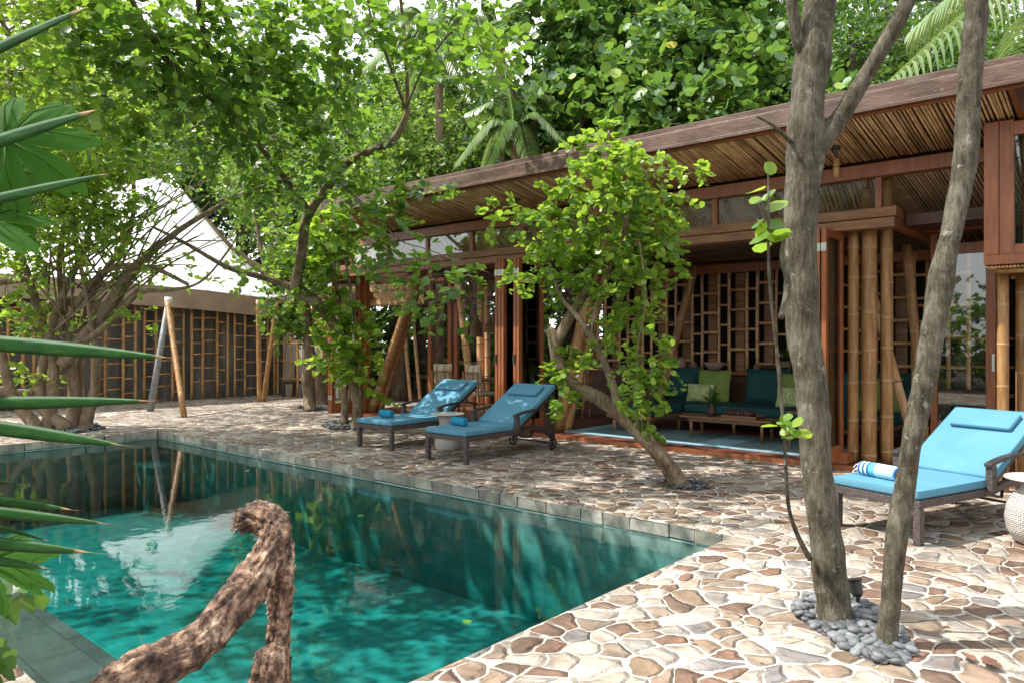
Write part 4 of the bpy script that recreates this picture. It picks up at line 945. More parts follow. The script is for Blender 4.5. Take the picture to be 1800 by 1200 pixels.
for px,lab,m,s in ((1170,'pale clay vase with narrow neck at the left of the shelf','clay_pale',1.0),(1197,'rounded clay jar half behind the leaning bamboo','clay_pale',.8),(1220,'small low clay jar right of the leaning bamboo','terracotta',.55)):
    p=onY(px,645,12.76); o=pot('clay_vase',lab,'vase',(p.x,12.76,1.03),m,V1); o.scale=(s,s,s)
p=onY(1256,648,12.74); pot('clay_bowl','wide pale clay bowl at the middle of the shelf','bowl',(p.x,12.74,1.03),'clay_pale',[(.05,0),(.12,.04),(.19,.13),(.2,.16),(.185,.155),(.05,.05)])
p=onY(1332,648,12.74); pot('clay_cup','small terracotta cup with handle right of the shelf plant','cup',(p.x,12.74,1.03),'terracotta',[(.05,0),(.075,.07),(.065,.14),(.055,.14)])
p=onY(1345,650,12.7); pot('dark_platter','dark wooden pedestal platter near the right end of the shelf','platter',(p.x+.15,12.72,1.03),'clay_dark',[(.09,0),(.03,.03),(.03,.07),(.26,.085),(.27,.11),(.05,.1)])
p=onY(1032,635,12.7); pot('woven_basket','round woven basket on the shelf left of the leaning tree','basket',(p.x,12.7,1.03),'wicker_tan',[(.1,0),(.17,.08),(.18,.18),(.12,.27),(.1,.27)])
# dining chairs
def dchair(label,loc,rz):
    t=thing('dining_chair',label,'chair',loc,rz,'bamboo dining chairs in the left bay')
    for x,y,h in ((-.24,-.24,.9),(.24,-.24,.9),(-.24,.24,.64),(.24,.24,.64)):
        b=MB(); b.bamboo((x,y,0),(x*.96,y-(.06 if h>.8 else 0),h),.019,.25,8); b.build('leg','bamboo',t,local=True,smooth=True)
    b=MB()
    for z in (.2,.42): 
        for a,c in (((-.24,-.24,z),(.24,-.24,z)),((-.24,.24,z),(.24,.24,z)),((-.24,-.24,z),(-.24,.24,z)),((.24,-.24,z),(.24,.24,z))): b.tube([a,c],.014,6)
    b.build('seat_frame','bamboo',t,local=True,smooth=True)
    b=MB(); b.tube([(-.25,-.3,.88),(.25,-.3,.88)],.017,7); b.tube([(-.24,-.27,.55),(.24,-.27,.55)],.014,7)
    for k in range(7): b.tube([(-.2+k*.066,-.27,.55),(-.2+k*.066,-.3,.88)],.008,5)
    b.build('backrest','bamboo',t,local=True,smooth=True)
    for s in (-1,1):
        b=MB(); b.tube([(s*.25,-.28,.68),(s*.26,0,.67),(s*.25,.28,.65)],.016,6); b.build('armrest','bamboo',t,local=True,smooth=True)
    b=MB(); b.box(-.22,.22,-.2,.24,.43,.49); b.build('seat_cushion','cushion_stripe',t,local=True,bevel=.02)
    b=MB(); pillow(b,(0,-.2,.8),.46,.48,.14,.12); b.build('back_cushion','cushion_stripe',t,local=True,smooth=True)
    return t
p=onY(788,690,11.0); d1=dchair('bamboo chair with striped cushion just behind the left lounger of the pair',(p.x,11.0,FZ),.25)
p=onY(850,690,11.0); dup(d1,(p.x,10.95,FZ),-.15,'bamboo chair with striped cushion beside the centre door stack')
p=onY(1020,690,12.2); dup(d1,(p.x,12.0,FZ),1.9,'bamboo chair seen between the stems of the leaning tree')
dt=thing('dining_table','dark round dining table behind the bamboo chairs in the left bay','table',(-10.6,12.0,FZ))
b=MB(); b.lathe((-10.6,12.0,0),[(.2,FZ+.66),(.62,FZ+.66),(.64,FZ+.68),(.62,FZ+.70),(.2,FZ+.705)],28); b.build('tabletop','wood_dark',dt)
b=MB(); b.lathe((-10.6,12.0,0),[(.25,FZ),(.1,FZ+.08),(.08,FZ+.6),(.2,FZ+.659)],16); b.build('pedestal','wood_dark',dt,smooth=True)
# woven pendants and bamboo lanterns
def pendant(label,px,py,Y,r,h,top):
    p=onY(px,py,Y); t=thing('woven_pendant',label,'pendant lamp',tuple(p),0,'woven pendant lamps in the left bay')
    b=MB(); prof=[(r*.96,-h/2),(r,-h/2+.02),(r*.97,-h*.1),(r*.8,h*.12),(r*.4,h*.3),(r*.25,h*.5)]
    k=[]
    for (r0,z0),(r1,z1) in zip(prof[:-1],prof[1:]):
        for i in range(3): k.append((r0+(r1-r0)*i/3,z0+(z1-z0)*i/3))
    k.append(prof[-1]); b.lathe((0,0,0),k,28); o=b.build('shade','weave_tan',t,local=True,smooth=True); cyluv(o,0,0,.2)
    b=MB(); b.tube([(0,0,h/2-.01),(0,0,top-p.z)],.006,5); b.build('cord','metal_black',t,local=True)
pendant('woven bottle-shaped pendant left of the centre door stack',838,573,12.2,.15,.5,3.2)
pendant('wide woven pendant just left of the centre door stack',872,560,12.4,.19,.4,3.2)
pendant('small low woven pendant between the other two pendants',861,573,12.0,.13,.28,3.2)
def lantern(label,px,Y,z0,z1,r):
    p=onY(px,300,Y); t=thing('bamboo_lantern',label,'lantern',(p.x,Y,z0),0,'bamboo tube lanterns under the eave')
    b=MB(); b.bamboo((0,0,0),(0,0,z1-z0),r,.2,14,off=.12); b.build('tube','bamboo',t,local=True,smooth=True)
    b=MB(); b.tube([(0,0,z1-z0),(0,0,roofz(Y)-z0+.01)],.012,6); b.tube([(0,0,roofz(Y)-z0-.03),(0,0,roofz(Y)-z0)],.05,10); b.build('hanger','metal_black',t,local=True)
lantern('bamboo tube lantern under the eave right of the big grey trunk',1470,9.1,3.5,3.72,.036)
lantern('bamboo tube lantern under the eave above the centre door stack',910,9.1,3.42,3.68,.03)

# bench behind
bn=thing('rustic_bench','dark rustic bench beside the porch posts behind the pool','bench',(-17.2,10.9,0))
p=gnd(497,697); q=gnd(530,697)
b=MB(); b.tube([(p.x,p.y,.42),(q.x,q.y,.42)],.05,8,True,.15); b.tube([(p.x,p.y+.3,.45),(q.x,q.y+.3,.45)],.05,8,True,.15); b.build('seat','bark_dark',bn)
b=MB(); S=limb(b,[((p.x,p.y+.4,.5),.03),((p.x+.1,p.y+.4,.95),.04),(((p.x+q.x)/2,(p.y+q.y)/2+.4,.82),.035),((q.x,q.y+.4,.98),.04),((q.x,q.y+.4,.5),.03)],6); b.build('backrest','bark_dark',bn)
for r_ in (p,q):
    for dy in (0,.35):
        b=MB(); b.tube([(r_.x,r_.y+dy,0),(r_.x+.03,r_.y+dy,.45)],.04,7,True,.1); b.build('leg','bark_dark',bn)
# driftwood rail behind the left bay
rl=thing('log_fence','weathered log fence in the garden behind the left bay','fence',(-13.5,13.8,0)); random.seed(3)
for z in (.55,1.0):
    b=MB(); limb(b,[((-19+i*1.1,13.8+random.uniform(-.05,.05),z+random.uniform(-.06,.06)),random.uniform(.05,.08)) for i in range(9)],8,4); b.build('rail','bark_brown',rl,smooth=True)
for i in range(6):
    b=MB(); b.tube([(-18.5+i*1.6,13.95,-.03),(-18.5+i*1.6,13.95,1.15)],.06,8,True,.1); b.build('post','bark_brown',rl)

# ================================================================= FOREGROUND DRIFTWOOD HANDRAIL
random.seed(13)
hr=thing('driftwood_handrail','twisted flaky-barked driftwood handrail in the near foreground by the pool edge','handrail',(-1.72,1.0,0))
def wob(S,amp):
    return S
def gnarly(pts,name,n=72,step=.0055,amp=.10,seed=0,mat='driftwood'):
    from mathutils import noise
    rnd=random.Random(seed)
    S0=spline([(*p,r) for p,r in pts],10); Lg=sum(np.linalg.norm(S0[i+1][:3]-S0[i][:3]) for i in range(len(S0)-1))
    per=max(10,int(Lg/step/len(pts))); S=spline([(*p,r) for p,r in pts],per)
    b=MB(); P=[Vector(q[:3]) for q in S]; k=len(P); vs=[];flow=[]
    d0=(P[1]-P[0]).normalized(); a=Vector((1,0,0)) if abs(d0.x)<.8 else Vector((0,1,0)); sx=(a-d0*a.dot(d0)).normalized(); acc=0
    for i,p in enumerate(P):
        d=(P[min(i+2,k-1)]-P[max(i-2,0)]).normalized(); sx=(sx-d*sx.dot(d)).normalized(); sy=d.cross(sx)
        if i: acc+=(P[i]-P[i-1]).length
        r=S[i][3]
        for j in range(n):
            t=2*math.pi*j/n; q=Vector((math.cos(t),math.sin(t),0)); tw=acc*1.6
            g=1+amp*(noise.noise(Vector((q.x*1.2,q.y*1.2,acc*6+seed)))*1.5+.6*noise.noise(Vector((q.x*3,q.y*3,acc*13+seed))))
            w1=noise.noise(Vector((q.x*2,q.y*2,acc*9)))*.5
            u=Vector(((q.x*math.cos(tw)-q.y*math.sin(tw))*1.9+w1,(q.x*math.sin(tw)+q.y*math.cos(tw))*1.9,acc*17+seed+w1))
            dv=noise.voronoi(u)[0]; cr=min(1,(dv[1]-dv[0])*3.2); dv2=noise.voronoi(u*2.3+Vector((5,1,0)))[0]; cr2=min(1,(dv2[1]-dv2[0])*3)
            h=.0085*cr+.0035*cr2+.004*noise.noise(u*Vector((1,1,1)).x*5)+ .003*(dv[0])
            vs.append(p+(sx*q.x+sy*q.y)*(r*g+(h-.008)*min(1,r/.03))); flow.append((u.x*.075,u.y*.075,u.z*.085))
    fs=[(i*n+j,i*n+(j+1)%n,(i+1)*n+(j+1)%n,(i+1)*n+j) for i in range(k-1) for j in range(n)]
    fs.append(tuple(range(n-1,-1,-1))); fs.append(tuple((k-1)*n+j for j in range(n)))
    b.add(vs,fs); b.flow=flow
    for _ in range(int(Lg*420)):      # curling flakes of bark
        i=rnd.randrange(3,k-3); j=rnd.randrange(n); v=Vector(vs[i*n+j]); d=(P[i+2]-P[i-2]).normalized(); o=(v-P[i]).normalized(); s_=d.cross(o)
        l=rnd.uniform(.006,.02); ww=rnd.uniform(.002,.006); dd=(d*rnd.choice((-1,1))+s_*rnd.uniform(-.6,.6)+o*rnd.uniform(.05,.5)).normalized(); ss=dd.cross(o).normalized(); v=v-o*.002
        b.add((v-ss*ww, v+ss*ww, v+dd*l+ss*ww*.6+o*.002, v+dd*l-ss*ww*.5+o*.003),[(0,1,2,3)]); fl_=flow[i*n+j]; b.flow+=[fl_]*4
    return b.build(name,mat,hr,smooth=True)
gnarly([(at(150,1290,1.42),.043),(at(215,1200,1.5),.046),(at(335,1140,1.62),.040),(at(415,1055,1.74),.042),(at(462,985,1.84),.036),(at(482,935,1.9),.042),(at(462,910,1.93),.040),(at(438,910,1.95),.033),(at(424,918,1.96),.02),(at(418,922,1.965),.006)],'handrail',amp=.2,seed=1)
pb=at(488,1000,1.93)
gnarly([(Vector((pb.x+.02,pb.y+.01,-.03)),.056),(Vector((pb.x,pb.y+.02,.5)),.046),(at(488,1180,1.93),.031),(at(494,1060,1.93),.028),(at(490,960,1.92),.032),(at(474,925,1.92),.026)],'post',n=48,step=.007,amp=.2,seed=4)
gnarly([(at(440,1400,1.86),.046),(at(462,1260,1.86),.044),(at(472,1175,1.87),.04),(at(476,1150,1.9),.03),(at(478,1143,1.92),.01)],'side_branch',n=48,step=.007,amp=.2,seed=7)

# ================================================================= PEBBLE BEDS
def pebbles(name, ctr, outline, n, mat, smin=.02, smax=.045, seed=1):
    rs=random.Random(seed); vs=[];b=MB()
    import mathutils.geometry as mg
    P=[(p.x,p.y) for p in outline]; xs=[p[0] for p in P]; ys=[p[1] for p in P]
    def inside(x,y):
        c=False; j=len(P)-1
        for i in range(len(P)):
            if ((P[i][1]>y)!=(P[j][1]>y)) and x<(P[j][0]-P[i][0])*(y-P[i][1])/(P[j][1]-P[i][1])+P[i][0]: c=not c
            j=i
        return c
    b.add([(x,y,.004) for x,y in P],[tuple(range(len(P)))]); 
    cnt=0
    while cnt<n:
        x=rs.uniform(min(xs),max(xs)); y=rs.uniform(min(ys),max(ys))
        if not inside(x,y): continue
        cnt+=1; a=rs.uniform(smin,smax); bb=a*rs.uniform(.55,.85); c=a*rs.uniform(.35,.55); z=c*.6+(rs.uniform(0,.03) if rs.random()<.5 else 0); rot=rs.uniform(0,6.28); tl=rs.uniform(-.4,.4)
        vv=[];ff=[];nn=8;lat=5
        for i in range(1,lat):
            th=math.pi*i/lat
            for j in range(nn):
                ph=2*math.pi*j/nn; q=Vector((a*math.sin(th)*math.cos(ph),bb*math.sin(th)*math.sin(ph),c*math.cos(th)))
                q.z+=q.x*tl; vv.append(Vector((x+q.x*math.cos(rot)-q.y*math.sin(rot),y+q.x*math.sin(rot)+q.y*math.cos(rot),z+q.z)))
        for i in range(lat-2):
            for j in range(nn): ff.append((i*nn+j,(i+1)*nn+j,(i+1)*nn+(j+1)%nn,i*nn+(j+1)%nn))
        ff.append(tuple(range(nn))); ff.append(tuple((lat-2)*nn+j for j in range(nn-1,-1,-1)))
        b.add(vv,ff)
    return tag(b.build(name,mat,smooth=True),None,None,None,'stuff')
o=pebbles('pebbles',None,[gnd(*q) for q in ((1392,1066),(1425,1050),(1470,1048),(1530,1062),(1560,1085),(1598,1128),(1604,1150),(1585,1168),(1540,1166),(1500,1150),(1450,1115),(1400,1085))],520,'pebble',.022,.05)
tag(o,'grey pebbles filling the tree pit round the two near trunks','pebbles')
o=pebbles('pebbles',None,[gnd(*q) for q in ((1165,846),(1200,842),(1235,848),(1250,858),(1225,862),(1180,858))],140,'pebble_dark',.02,.04,2); tag(o,'dark pebbles at the foot of the leaning tree','pebbles')
o=pebbles('pebbles',None,[gnd(*q) for q in ((565,748),(590,742),(640,740),(655,747),(630,755),(580,755))],200,'pebble_dark',.03,.06,3); tag(o,'dark pebbles at the foot of the curved tree left of the loungers','pebbles')
o=pebbles('pebbles',None,[gnd(*q) for q in ((60,758),(100,742),(170,744),(185,754),(120,764))],200,'pebble_dark',.03,.06,4); tag(o,'dark pebbles under the many-stemmed tree at the left','pebbles')
o=pebbles('pebbles',None,[gnd(*q) for q in ((520,716),(550,712),(590,714),(590,720),(540,721))],120,'pebble_dark',.03,.06,5); tag(o,'dark pebbles round the knobbly trunk near the porch','pebbles')
# garden uplight
p=gnd(1508,1072); ul=thing('garden_uplight','small black spotlight standing behind the big grey trunk','garden light',(p.x,p.y,0))
b=MB(); b.tube([(p.x,p.y,0),(p.x,p.y,.08)],.012,8); b.build('stake','metal_black',ul)
b=MB(); q=Vector((p.x,p.y,.08)); d=Vector((-.25,.1,1)).normalized(); b.tube([q,q+d*.02,q+d*.09,q+d*.1,q+d*.105],[.02,.034,.04,.047,.047],18); b.build('lamp_head','metal_black',ul,smooth=False)

# ================================================================= HERO TREES
random.seed(31)
# T1 big grey trunk with fork (spread out of the frame)
d=4.3
T1=[(at(1466,1110,4.26),.118),(at(1465,1075,4.27),.1),(at(1461,1020,4.28),.093),(at(1450,933,4.3),.09),(at(1437,830,4.32),.086),(at(1428,700,4.34),.086),(at(1412,560,4.36),.094),(at(1405,430,4.38),.092),(at(1412,330,4.4),.096),(at(1414,262,4.42),.108),(at(1419,180,4.43),.098),(at(1430,90,4.45),.1),(at(1440,0,4.48),.092),(at(1455,-200,4.6),.085),(at(1440,-500,4.8),.07),(at(1400,-900,5.0),.045)]
lr=[(at(1420,285,4.42),.06),(at(1450,245,4.4),.06),(at(1487,190,4.36),.048),(at(1530,120,4.32),.044),(at(1562,65,4.3),.045),(at(1598,-5,4.28),.047),(at(1640,-150,4.2),.045),(at(1700,-400,4.1),.035),(at(1720,-700,4.0),.02)]
ll=[(at(1412,95,4.44),.035),(at(1400,60,4.42),.038),(at(1392,10,4.4),.034),(at(1370,-120,4.35),.03),(at(1300,-420,4.3),.02)]
st=[(at(1424,982,4.24),.018),(at(1400,935,4.18),.014),(at(1385,880,4.14),.0115),(at(1378,760,4.1),.0105),(at(1368,640,4.08),.011),(at(1352,480,4.05),.009),(at(1351,350,4.05),.0065),(at(1350,285,4.05),.004)]
st2=[(at(1385,960,4.1),.004),(at(1384,930,4.13),.006)]
st3=[(at(1372,560,4.05),.016),(at(1385,500,4.1),.019),(at(1375,455,4.12),.016),(at(1378,420,4.15),.012)]
st4=[(at(1330,205,4.2),.006),(at(1360,222,4.26),.010),(at(1390,250,4.36),.014)]
def shootleaves(cr, pts, rs, size, n, spread):
    P=[];D=[]
    for p in pts:
        for _ in range(n):
            P.append(np.array(p)+rs.randn(3)*spread); D.append(rs.randn(3)*.8+np.array([0,0,-.1]))
    P=np.array(P);D=np.array(D); put_leaves(cr,P,D,np.array([0,-.6,1.])+rs.randn(len(P),3)*.35,size*(.6+.7*rs.rand(len(P))),ROUND)
def crown_at(c,r,n): return (tuple(c),r,n)
t1=tree('grey_trunk_tree','big pale grey tree trunk forking above eye level, its foot in the pebble bed','tree',gnd(1466,1088),[T1,lr,ll,st,st3,st4],
   [((-1.3,4.6,6.6),(1.3,1.2,.9),110),((.4,3.4,6.4),(1.2,1.2,.9),90),((-.6,5.4,7.2),(1.3,1.2,.8),90)],'leaf_mid','bark_pale',.13,101,hook=.6,per=9,tlen=.45)
cr=MB(); rs=np.random.RandomState(5)
shootleaves(cr,[at(1352,335,4.05),at(1340,402,4.06),at(1362,395,4.05),at(1352,425,4.03)],rs,.10,5,.032)
shootleaves(cr,[at(1388,752,4.05),at(1380,738,4.04),at(1398,768,4.06)],rs,.075,5,.025)
cr.build('shoot_leaves','leaf_lime',t1,smooth=True)
for tw_ in ([at(1368,640,4.08)],):
    pass
# T2 thinner leaning trunk
T2=[(at(1556,1165,3.9),.062),(at(1558,1125,3.905),.054),(at(1566,1060,3.91),.05),(at(1574,960,3.92),.052),(at(1592,850,3.93),.052),(at(1602,780,3.94),.05),(at(1627,660,3.96),.056),(at(1640,580,3.98),.058),(at(1652,508,4.0),.066),(at(1660,460,4.0),.055),(at(1675,395,4.02),.052),(at(1696,280,4.04),.06),(at(1704,150,4.06),.06),(at(1714,40,4.08),.058),(at(1722,-60,4.1),.056),(at(1760,-350,4.2),.045),(at(1790,-750,4.3),.03)]
st5=[(at(1657,500,4.0),.035),(at(1678,494,3.98),.02),(at(1688,488,3.97),.014)]
t2=tree('slender_trunk_tree','slender leaning grey-brown trunk in front of the sunlit lounger','tree',gnd(1560,1138),[T2,st5],
   [((.6,4.4,6.2),(1.2,1.1,.8),90),((1.4,3.6,6.8),(1.2,1.2,.8),80)],'leaf_mid','bark_pale',.13,102,hook=.6,per=9,tlen=.45)
# T3 leaning tree with hanging foliage
D3=8.3
m1=[(at(1200,862,8.2),.13),(at(1190,842,8.22),.10),(at(1160,800,8.3),.085),(at(1112,748,8.4),.08),(at(1060,705,8.45),.08),(at(1010,680,8.5),.085),(at(985,655,8.5),.088),(at(978,620,8.5),.075),(at(972,590,8.5),.065),(at(962,578,8.5),.04)]
m2=[(at(1196,850,8.15),.075),(at(1172,812,8.1),.055),(at(1128,772,8.1),.045),(at(1090,725,8.12),.05),(at(1078,680,8.15),.044),(at(1058,625,8.2),.04),(at(1036,586,8.2),.036),(at(1010,550,8.25),.03),(at(985,520,8.3),.024),(at(960,450,8.3),.018),(at(930,400,8.2),.012)]
m3=[(at(978,605,8.5),.06),(at(1000,560,8.45),.06),(at(1025,520,8.4),.05),(at(1045,460,8.3),.04),(at(1060,380,8.2),.03),(at(1080,300,8.1),.02),(at(1070,230,8.0),.012)]
m4=[(at(1037,590,8.2),.034),(at(1048,540,8.2),.03),(at(1062,498,8.2),.026),(at(1090,430,8.1),.02),(at(1120,340,8.0),.014),(at(1150,280,7.9),.01)]
m5=[(at(1120,400,8.0),.012),(at(1135,520,7.9),.009),(at(1120,620,7.9),.007),(at(1125,720,7.9),.006),(at(1135,770,7.9),.004)]
B=[]
for px,py,rx,rz,n in ((1060,255,.34,.26,46),(1120,290,.42,.3,60),(1010,345,.36,.3,46),(1075,345,.5,.36,70),(1150,360,.34,.36,46),(940,400,.36,.24,42),(1010,420,.46,.3,60),(1090,430,.5,.3,70),(1160,440,.26,.3,34),(985,480,.4,.2,38),(925,480,.22,.16,16),(1055,490,.4,.2,38),
                      (1120,510,.28,.25,34),(1110,570,.25,.28,34),(1135,630,.24,.28,32),(1120,690,.25,.26,28),(1125,745,.22,.18,18),(1170,470,.2,.2,16),(890,375,.16,.12,10),(1210,300,.18,.1,10)):
    B.append((tuple(at(px,py,8.05+random.uniform(-.25,.35))),(rx*.92,.34,rz*.92),int(n*(.62 if py<500 else .7))))
B+=[(tuple(at(988,640,8.35)),(.1,.12,.16),7),(tuple(at(985,690,8.3)),(.13,.12,.13),9),(tuple(at(1035,625,8.1)),(.08,.1,.08),4)]
t3=tree('leaning_tree','crooked tree leaning left with bright foliage trailing down over the terrace','tree',gnd(1195,853),[m1,m2,m3,m4,m5],B,'leaf_lime','bark_tan',.083,103,hook=.35,per=10,tlen=.22,droop=.5,tpl=ROUND,shell=.0,twig_r=.0035)
t3b=MB()
# T4 curved tree left of the loungers, limbs arching over the pool
c1=[(at(626,758,13.5),.13),(at(627,740,13.5),.1),(at(628,690,13.5),.095),(at(618,630,13.4),.1),(at(590,575,13.3),.1),(at(555,532,13.1),.1),(at(518,508,13.0),.115)]
c2=[(at(518,510,13.0),.1),(at(528,460,12.8),.09),(at(534,410,12.6),.085),(at(545,372,12.4),.075),(at(585,318,12.1),.07),(at(612,285,11.9),.06),(at(660,262,11.7),.055),(at(690,248,11.5),.06),(at(712,210,11.3),.05),(at(716,180,11.2),.035),(at(712,80,10.8),.028),(at(700,-40,10.2),.02)]
c3=[(at(518,508,13.0),.06),(at(470,490,12.8),.05),(at(400,470,12.4),.04),(at(330,430,12.0),.03),(at(270,400,11.6),.02)]
c4=[(at(545,372,12.4),.05),(at(490,300,11.6),.045),(at(420,215,10.6),.045),(at(330,140,9.6),.04),(at(285,95,9.0),.035),(at(232,0,8.4),.03),(at(200,-120,8.0),.02)]
c5=[(at(716,185,11.2),.02),(at(745,120,10.6),.015),(at(790,60,10.0),.012),(at(840,20,9.4),.008)]
c6=[(at(712,190,11.2),.025),(at(680,100,10.4),.02),(at(650,20,9.6),.015),(at(640,-100,9.0),.01)]
c7=[(at(606,745,13.6),.07),(at(606,690,13.6),.055),(at(616,640,13.6),.045),(at(600,540,13.4),.035),(at(575,450,13.3),.03),(at(548,400,13.2),.02)]
c8=[(at(634,700,13.4),.03),(at(628,600,13.3),.03),(at(615,500,13.2),.025),(at(600,430,13.2),.015)]
c9=[(at(590,318,12.1),.02),(at(640,360,11.4),.015),(at(700,420,10.8),.01),(at(755,440,10.4),.007),(at(860,480,10.0),.004)]
B=[]
for px,py,dd,rx,rz,n in ((640,60,10,.8,.6,60),(560,90,10,.9,.7,110),(480,60,9.6,.9,.7,110),(400,90,9.2,.9,.8,130),(330,160,9.4,.9,.7,120),(430,190,10.2,.9,.7,120),(520,200,11,.8,.7,100),(600,210,11.2,.7,.5,60),(260,60,8.4,.7,.6,90),(300,250,10.2,.6,.3,30),(400,265,11,.6,.25,30),(490,330,11.6,.4,.3,22),
                         (560,320,11.8,.4,.35,30),(620,330,11.6,.45,.25,26),(660,390,11.2,.45,.18,18),(740,345,11,.3,.16,16),(760,60,10.2,.5,.4,30),(820,110,9.6,.55,.25,34),(860,60,9.2,.5,.3,34),(720,130,10.8,.3,.3,16),
                         (640,440,11,.35,.2,18),(700,430,10.8,.4,.18,20),(780,470,10.2,.22,.09,8),(830,500,10.1,.35,.12,16),(720,500,10.8,.3,.12,12),(760,545,10.6,.2,.08,7),(200,150,9,.8,.6,80),(140,40,8.6,.8,.6,80),(860,140,9,.35,.2,14),(700,340,11,.3,.2,14)):
    B.append((tuple(at(px,py,dd)),(rx*.95,.65,rz*.9),int(n*(.5 if py<300 else .62))))
# shade-giving limbs higher up over the pool, above the frame
for c,r,n in (((-7.6,4.5,6.2),(1.2,1.0,.5),38),((-6.9,3.4,6.0),(1.0,.9,.5),36),((-8.6,2.6,6.3),(1.4,1.2,.6),85),((-10.2,3.6,6.6),(1.2,1.1,.6),45)):
    B.append((c,r,n))
c10=[(at(420,215,10.6),.04),((-8.6,4.2,5.6),.035),((-7.2,4.2,6.0),.025),((-6.6,3.8,6.1),.015)]
c11=[(at(330,140,9.6),.035),((-9.2,3.0,6.0),.025),((-8.0,2.6,6.3),.015)]
t4=tree('arching_tree','curved tree left of the loungers whose leafy limbs arch over the pool','tree',gnd(626,752),[c1,c2,c3,c4,c5,c6,c7,c8,c9,c10,c11],B,'leaf_mid','bark_tan',.145,104,hook=.45,per=9,tlen=.5,droop=.4,shell=.0)
cr=MB(); rs=np.random.RandomState(8)
twig_field(rs,cr,None,[(tuple(at(x,y,13.2)),(.35,.35,.4),n) for x,y,n in ((560,430,34),(590,400,30),(555,500,24),(590,590,26),(600,640,22),(610,560,14),(648,625,16),(640,680,6))],.15,per=8,tlen=.3,tpl=ROUND,shell=0)
cr.build('lower_leaves','leaf_lime',t4)
# T5 knobbly trunk near the porch
k1=[(gnd(545,722)+Vector((0,0,-.05)),.16),(at(542,700,17.0),.12),(at(538,668,17.0),.11),(at(545,640,17),.14),(at(542,600,17),.11),(at(538,550,17),.11),(at(532,500,17),.09),(at(540,430,17),.06)]
k2=[(gnd(552,719),.05),(at(550,660,17.3),.04),(at(548,620,17.3),.03)]
tree('knobbly_tree','pale knobbly trunk with a tuft of leaves beside the porch','tree',gnd(545,717),[k1,k2],
  [(tuple(at(505,520,17)),(.6,.6,.5),60),(tuple(at(520,450,17)),(.6,.6,.6),70),(tuple(at(545,400,17.5)),(.7,.7,.6),60),(tuple(at(490,560,17)),(.35,.4,.3),24),(tuple(at(530,560,17)),(.3,.4,.3),20)],'leaf_mid','bark_brown',.15,105,hook=.3,per=8,tlen=.4,shell=0)
# thick old stump next to it
b=MB(); p=gnd(563,712); limb(b,[((p.x,p.y,-.05),.3),((p.x,p.y,.3),.24),((p.x+.05,p.y,.8),.2),((p.x,p.y,1.05),.16)],12,5,0,.1); tag(b.build('tree_stump','bark_brown',smooth=True),'dark stump behind the knobbly trunk near the porch','stump')
p=gnd(577,712); b=MB(); b.bamboo(p,at(567,560,18),.075,.5,12); tag(b.build('bamboo_pole','bamboo_post',smooth=True),'single leaning bamboo pole between the stump and the red door post','bamboo pole')
# T6 many-stemmed tree at the left
random.seed(66)
L6=[]
bx=[(60,755),(85,752),(110,756),(125,756),(140,752),(152,748)]
tops=[((20,690),(-10,560),(-60,380)),((95,650),(60,520),(20,380)),((70,700),(95,560),(150,430)),((130,680),(115,560),(105,460)),((140,650),(160,520),(230,400)),((165,690),(170,640),(160,560)),]
for (x,y),(a,c,e_) in zip(bx,tops):
    dd=13.4+random.uniform(-.3,.5)
    L6.append([(at(x,y+8,dd),.14),(at(x,y-10,dd),.11),(at(*a,dd),.085),(at(*c,dd-.2),.065),(at(*e_,dd-.5),.045),(at(e_[0]+random.uniform(-40,40),e_[1]-150,dd-1),.03)])
L6+=[[(at(110,640,13.3),.12),(at(150,590,13.2),.12),(at(190,540,13.1),.11),(at(230,480,12.9),.09),(at(270,440,12.6),.06),(at(330,395,12.2),.045),(at(430,340,11.8),.035),(at(520,310,11.6),.02)],
     [(at(190,545,13.1),.1),(at(150,530,13.2),.09),(at(90,535,13.4),.08),(at(60,580,13.5),.07)],
     [(at(60,690,13.4),.09),(at(25,690,13.2),.08),(at(-20,680,13),.08)],
     [(at(150,600,13.1),.06),(at(200,560,12.9),.055),(at(245,515,12.8),.045),(at(300,510,12.5),.03),(at(360,490,12),.02),(at(430,400,11.8),.012)],
     [(at(90,480,13.1),.05),(at(50,490,13),.05),(at(-20,500,13),.05)],
     [(at(120,560,13.1),.06),(at(180,480,12.9),.05),(at(260,470,12.7),.045),(at(330,500,12.4),.03)]]
for k in range(46):     # tangle of thin stems
    a=at(random.uniform(60,220),random.uniform(440,600),13.1); e_=at(random.uniform(-20,430),random.uniform(300,470),12.4+random.uniform(-.6,1)); m=(a+e_)/2+Vector((0,0,random.uniform(-.2,.3)))
    L6.append([(a,.02),(m,.015),(e_,.007)])
B=[]
for px,py,dd,rx,rz,n in ((60,180,11,1.1,.8,150),(150,230,11.5,1,.7,140),(240,240,11.5,.9,.7,120),(60,300,12,1,.7,130),(150,330,12,.8,.4,50),(240,320,12,.4,.2,10),(20,60,10,1.1,.8,150),(120,100,10.4,1,.8,140),(10,420,12.6,.8,.4,44),(100,400,12.6,.8,.4,44),(200,420,12.4,.4,.3,12),
                         (345,300,12,.3,.15,4),(20,520,13,.7,.5,36),(80,560,13.2,.5,.4,24),(210,470,12.7,.3,.25,12),(300,480,12.4,.3,.2,8),(220,560,12.8,.25,.12,6),(400,350,12,.3,.12,3),(60,640,13.3,.4,.3,12),(420,475,12,.35,.16,10),(455,480,12,.3,.14,8),(150,20,9,.8,.5,60),(180,375,12,.6,.4,50),(60,440,12.6,.8,.4,40),(120,350,12,.8,.4,50),(240,400,12,.3,.25,14),(330,470,12.2,.4,.2,12),(430,400,11.8,.3,.2,8),(290,350,12,.5,.2,12)):
    B.append((tuple(at(px,py,dd)),(rx*.9,.7,rz*.85),int(n*(1.25 if (py>280 and px<230) else .62))))
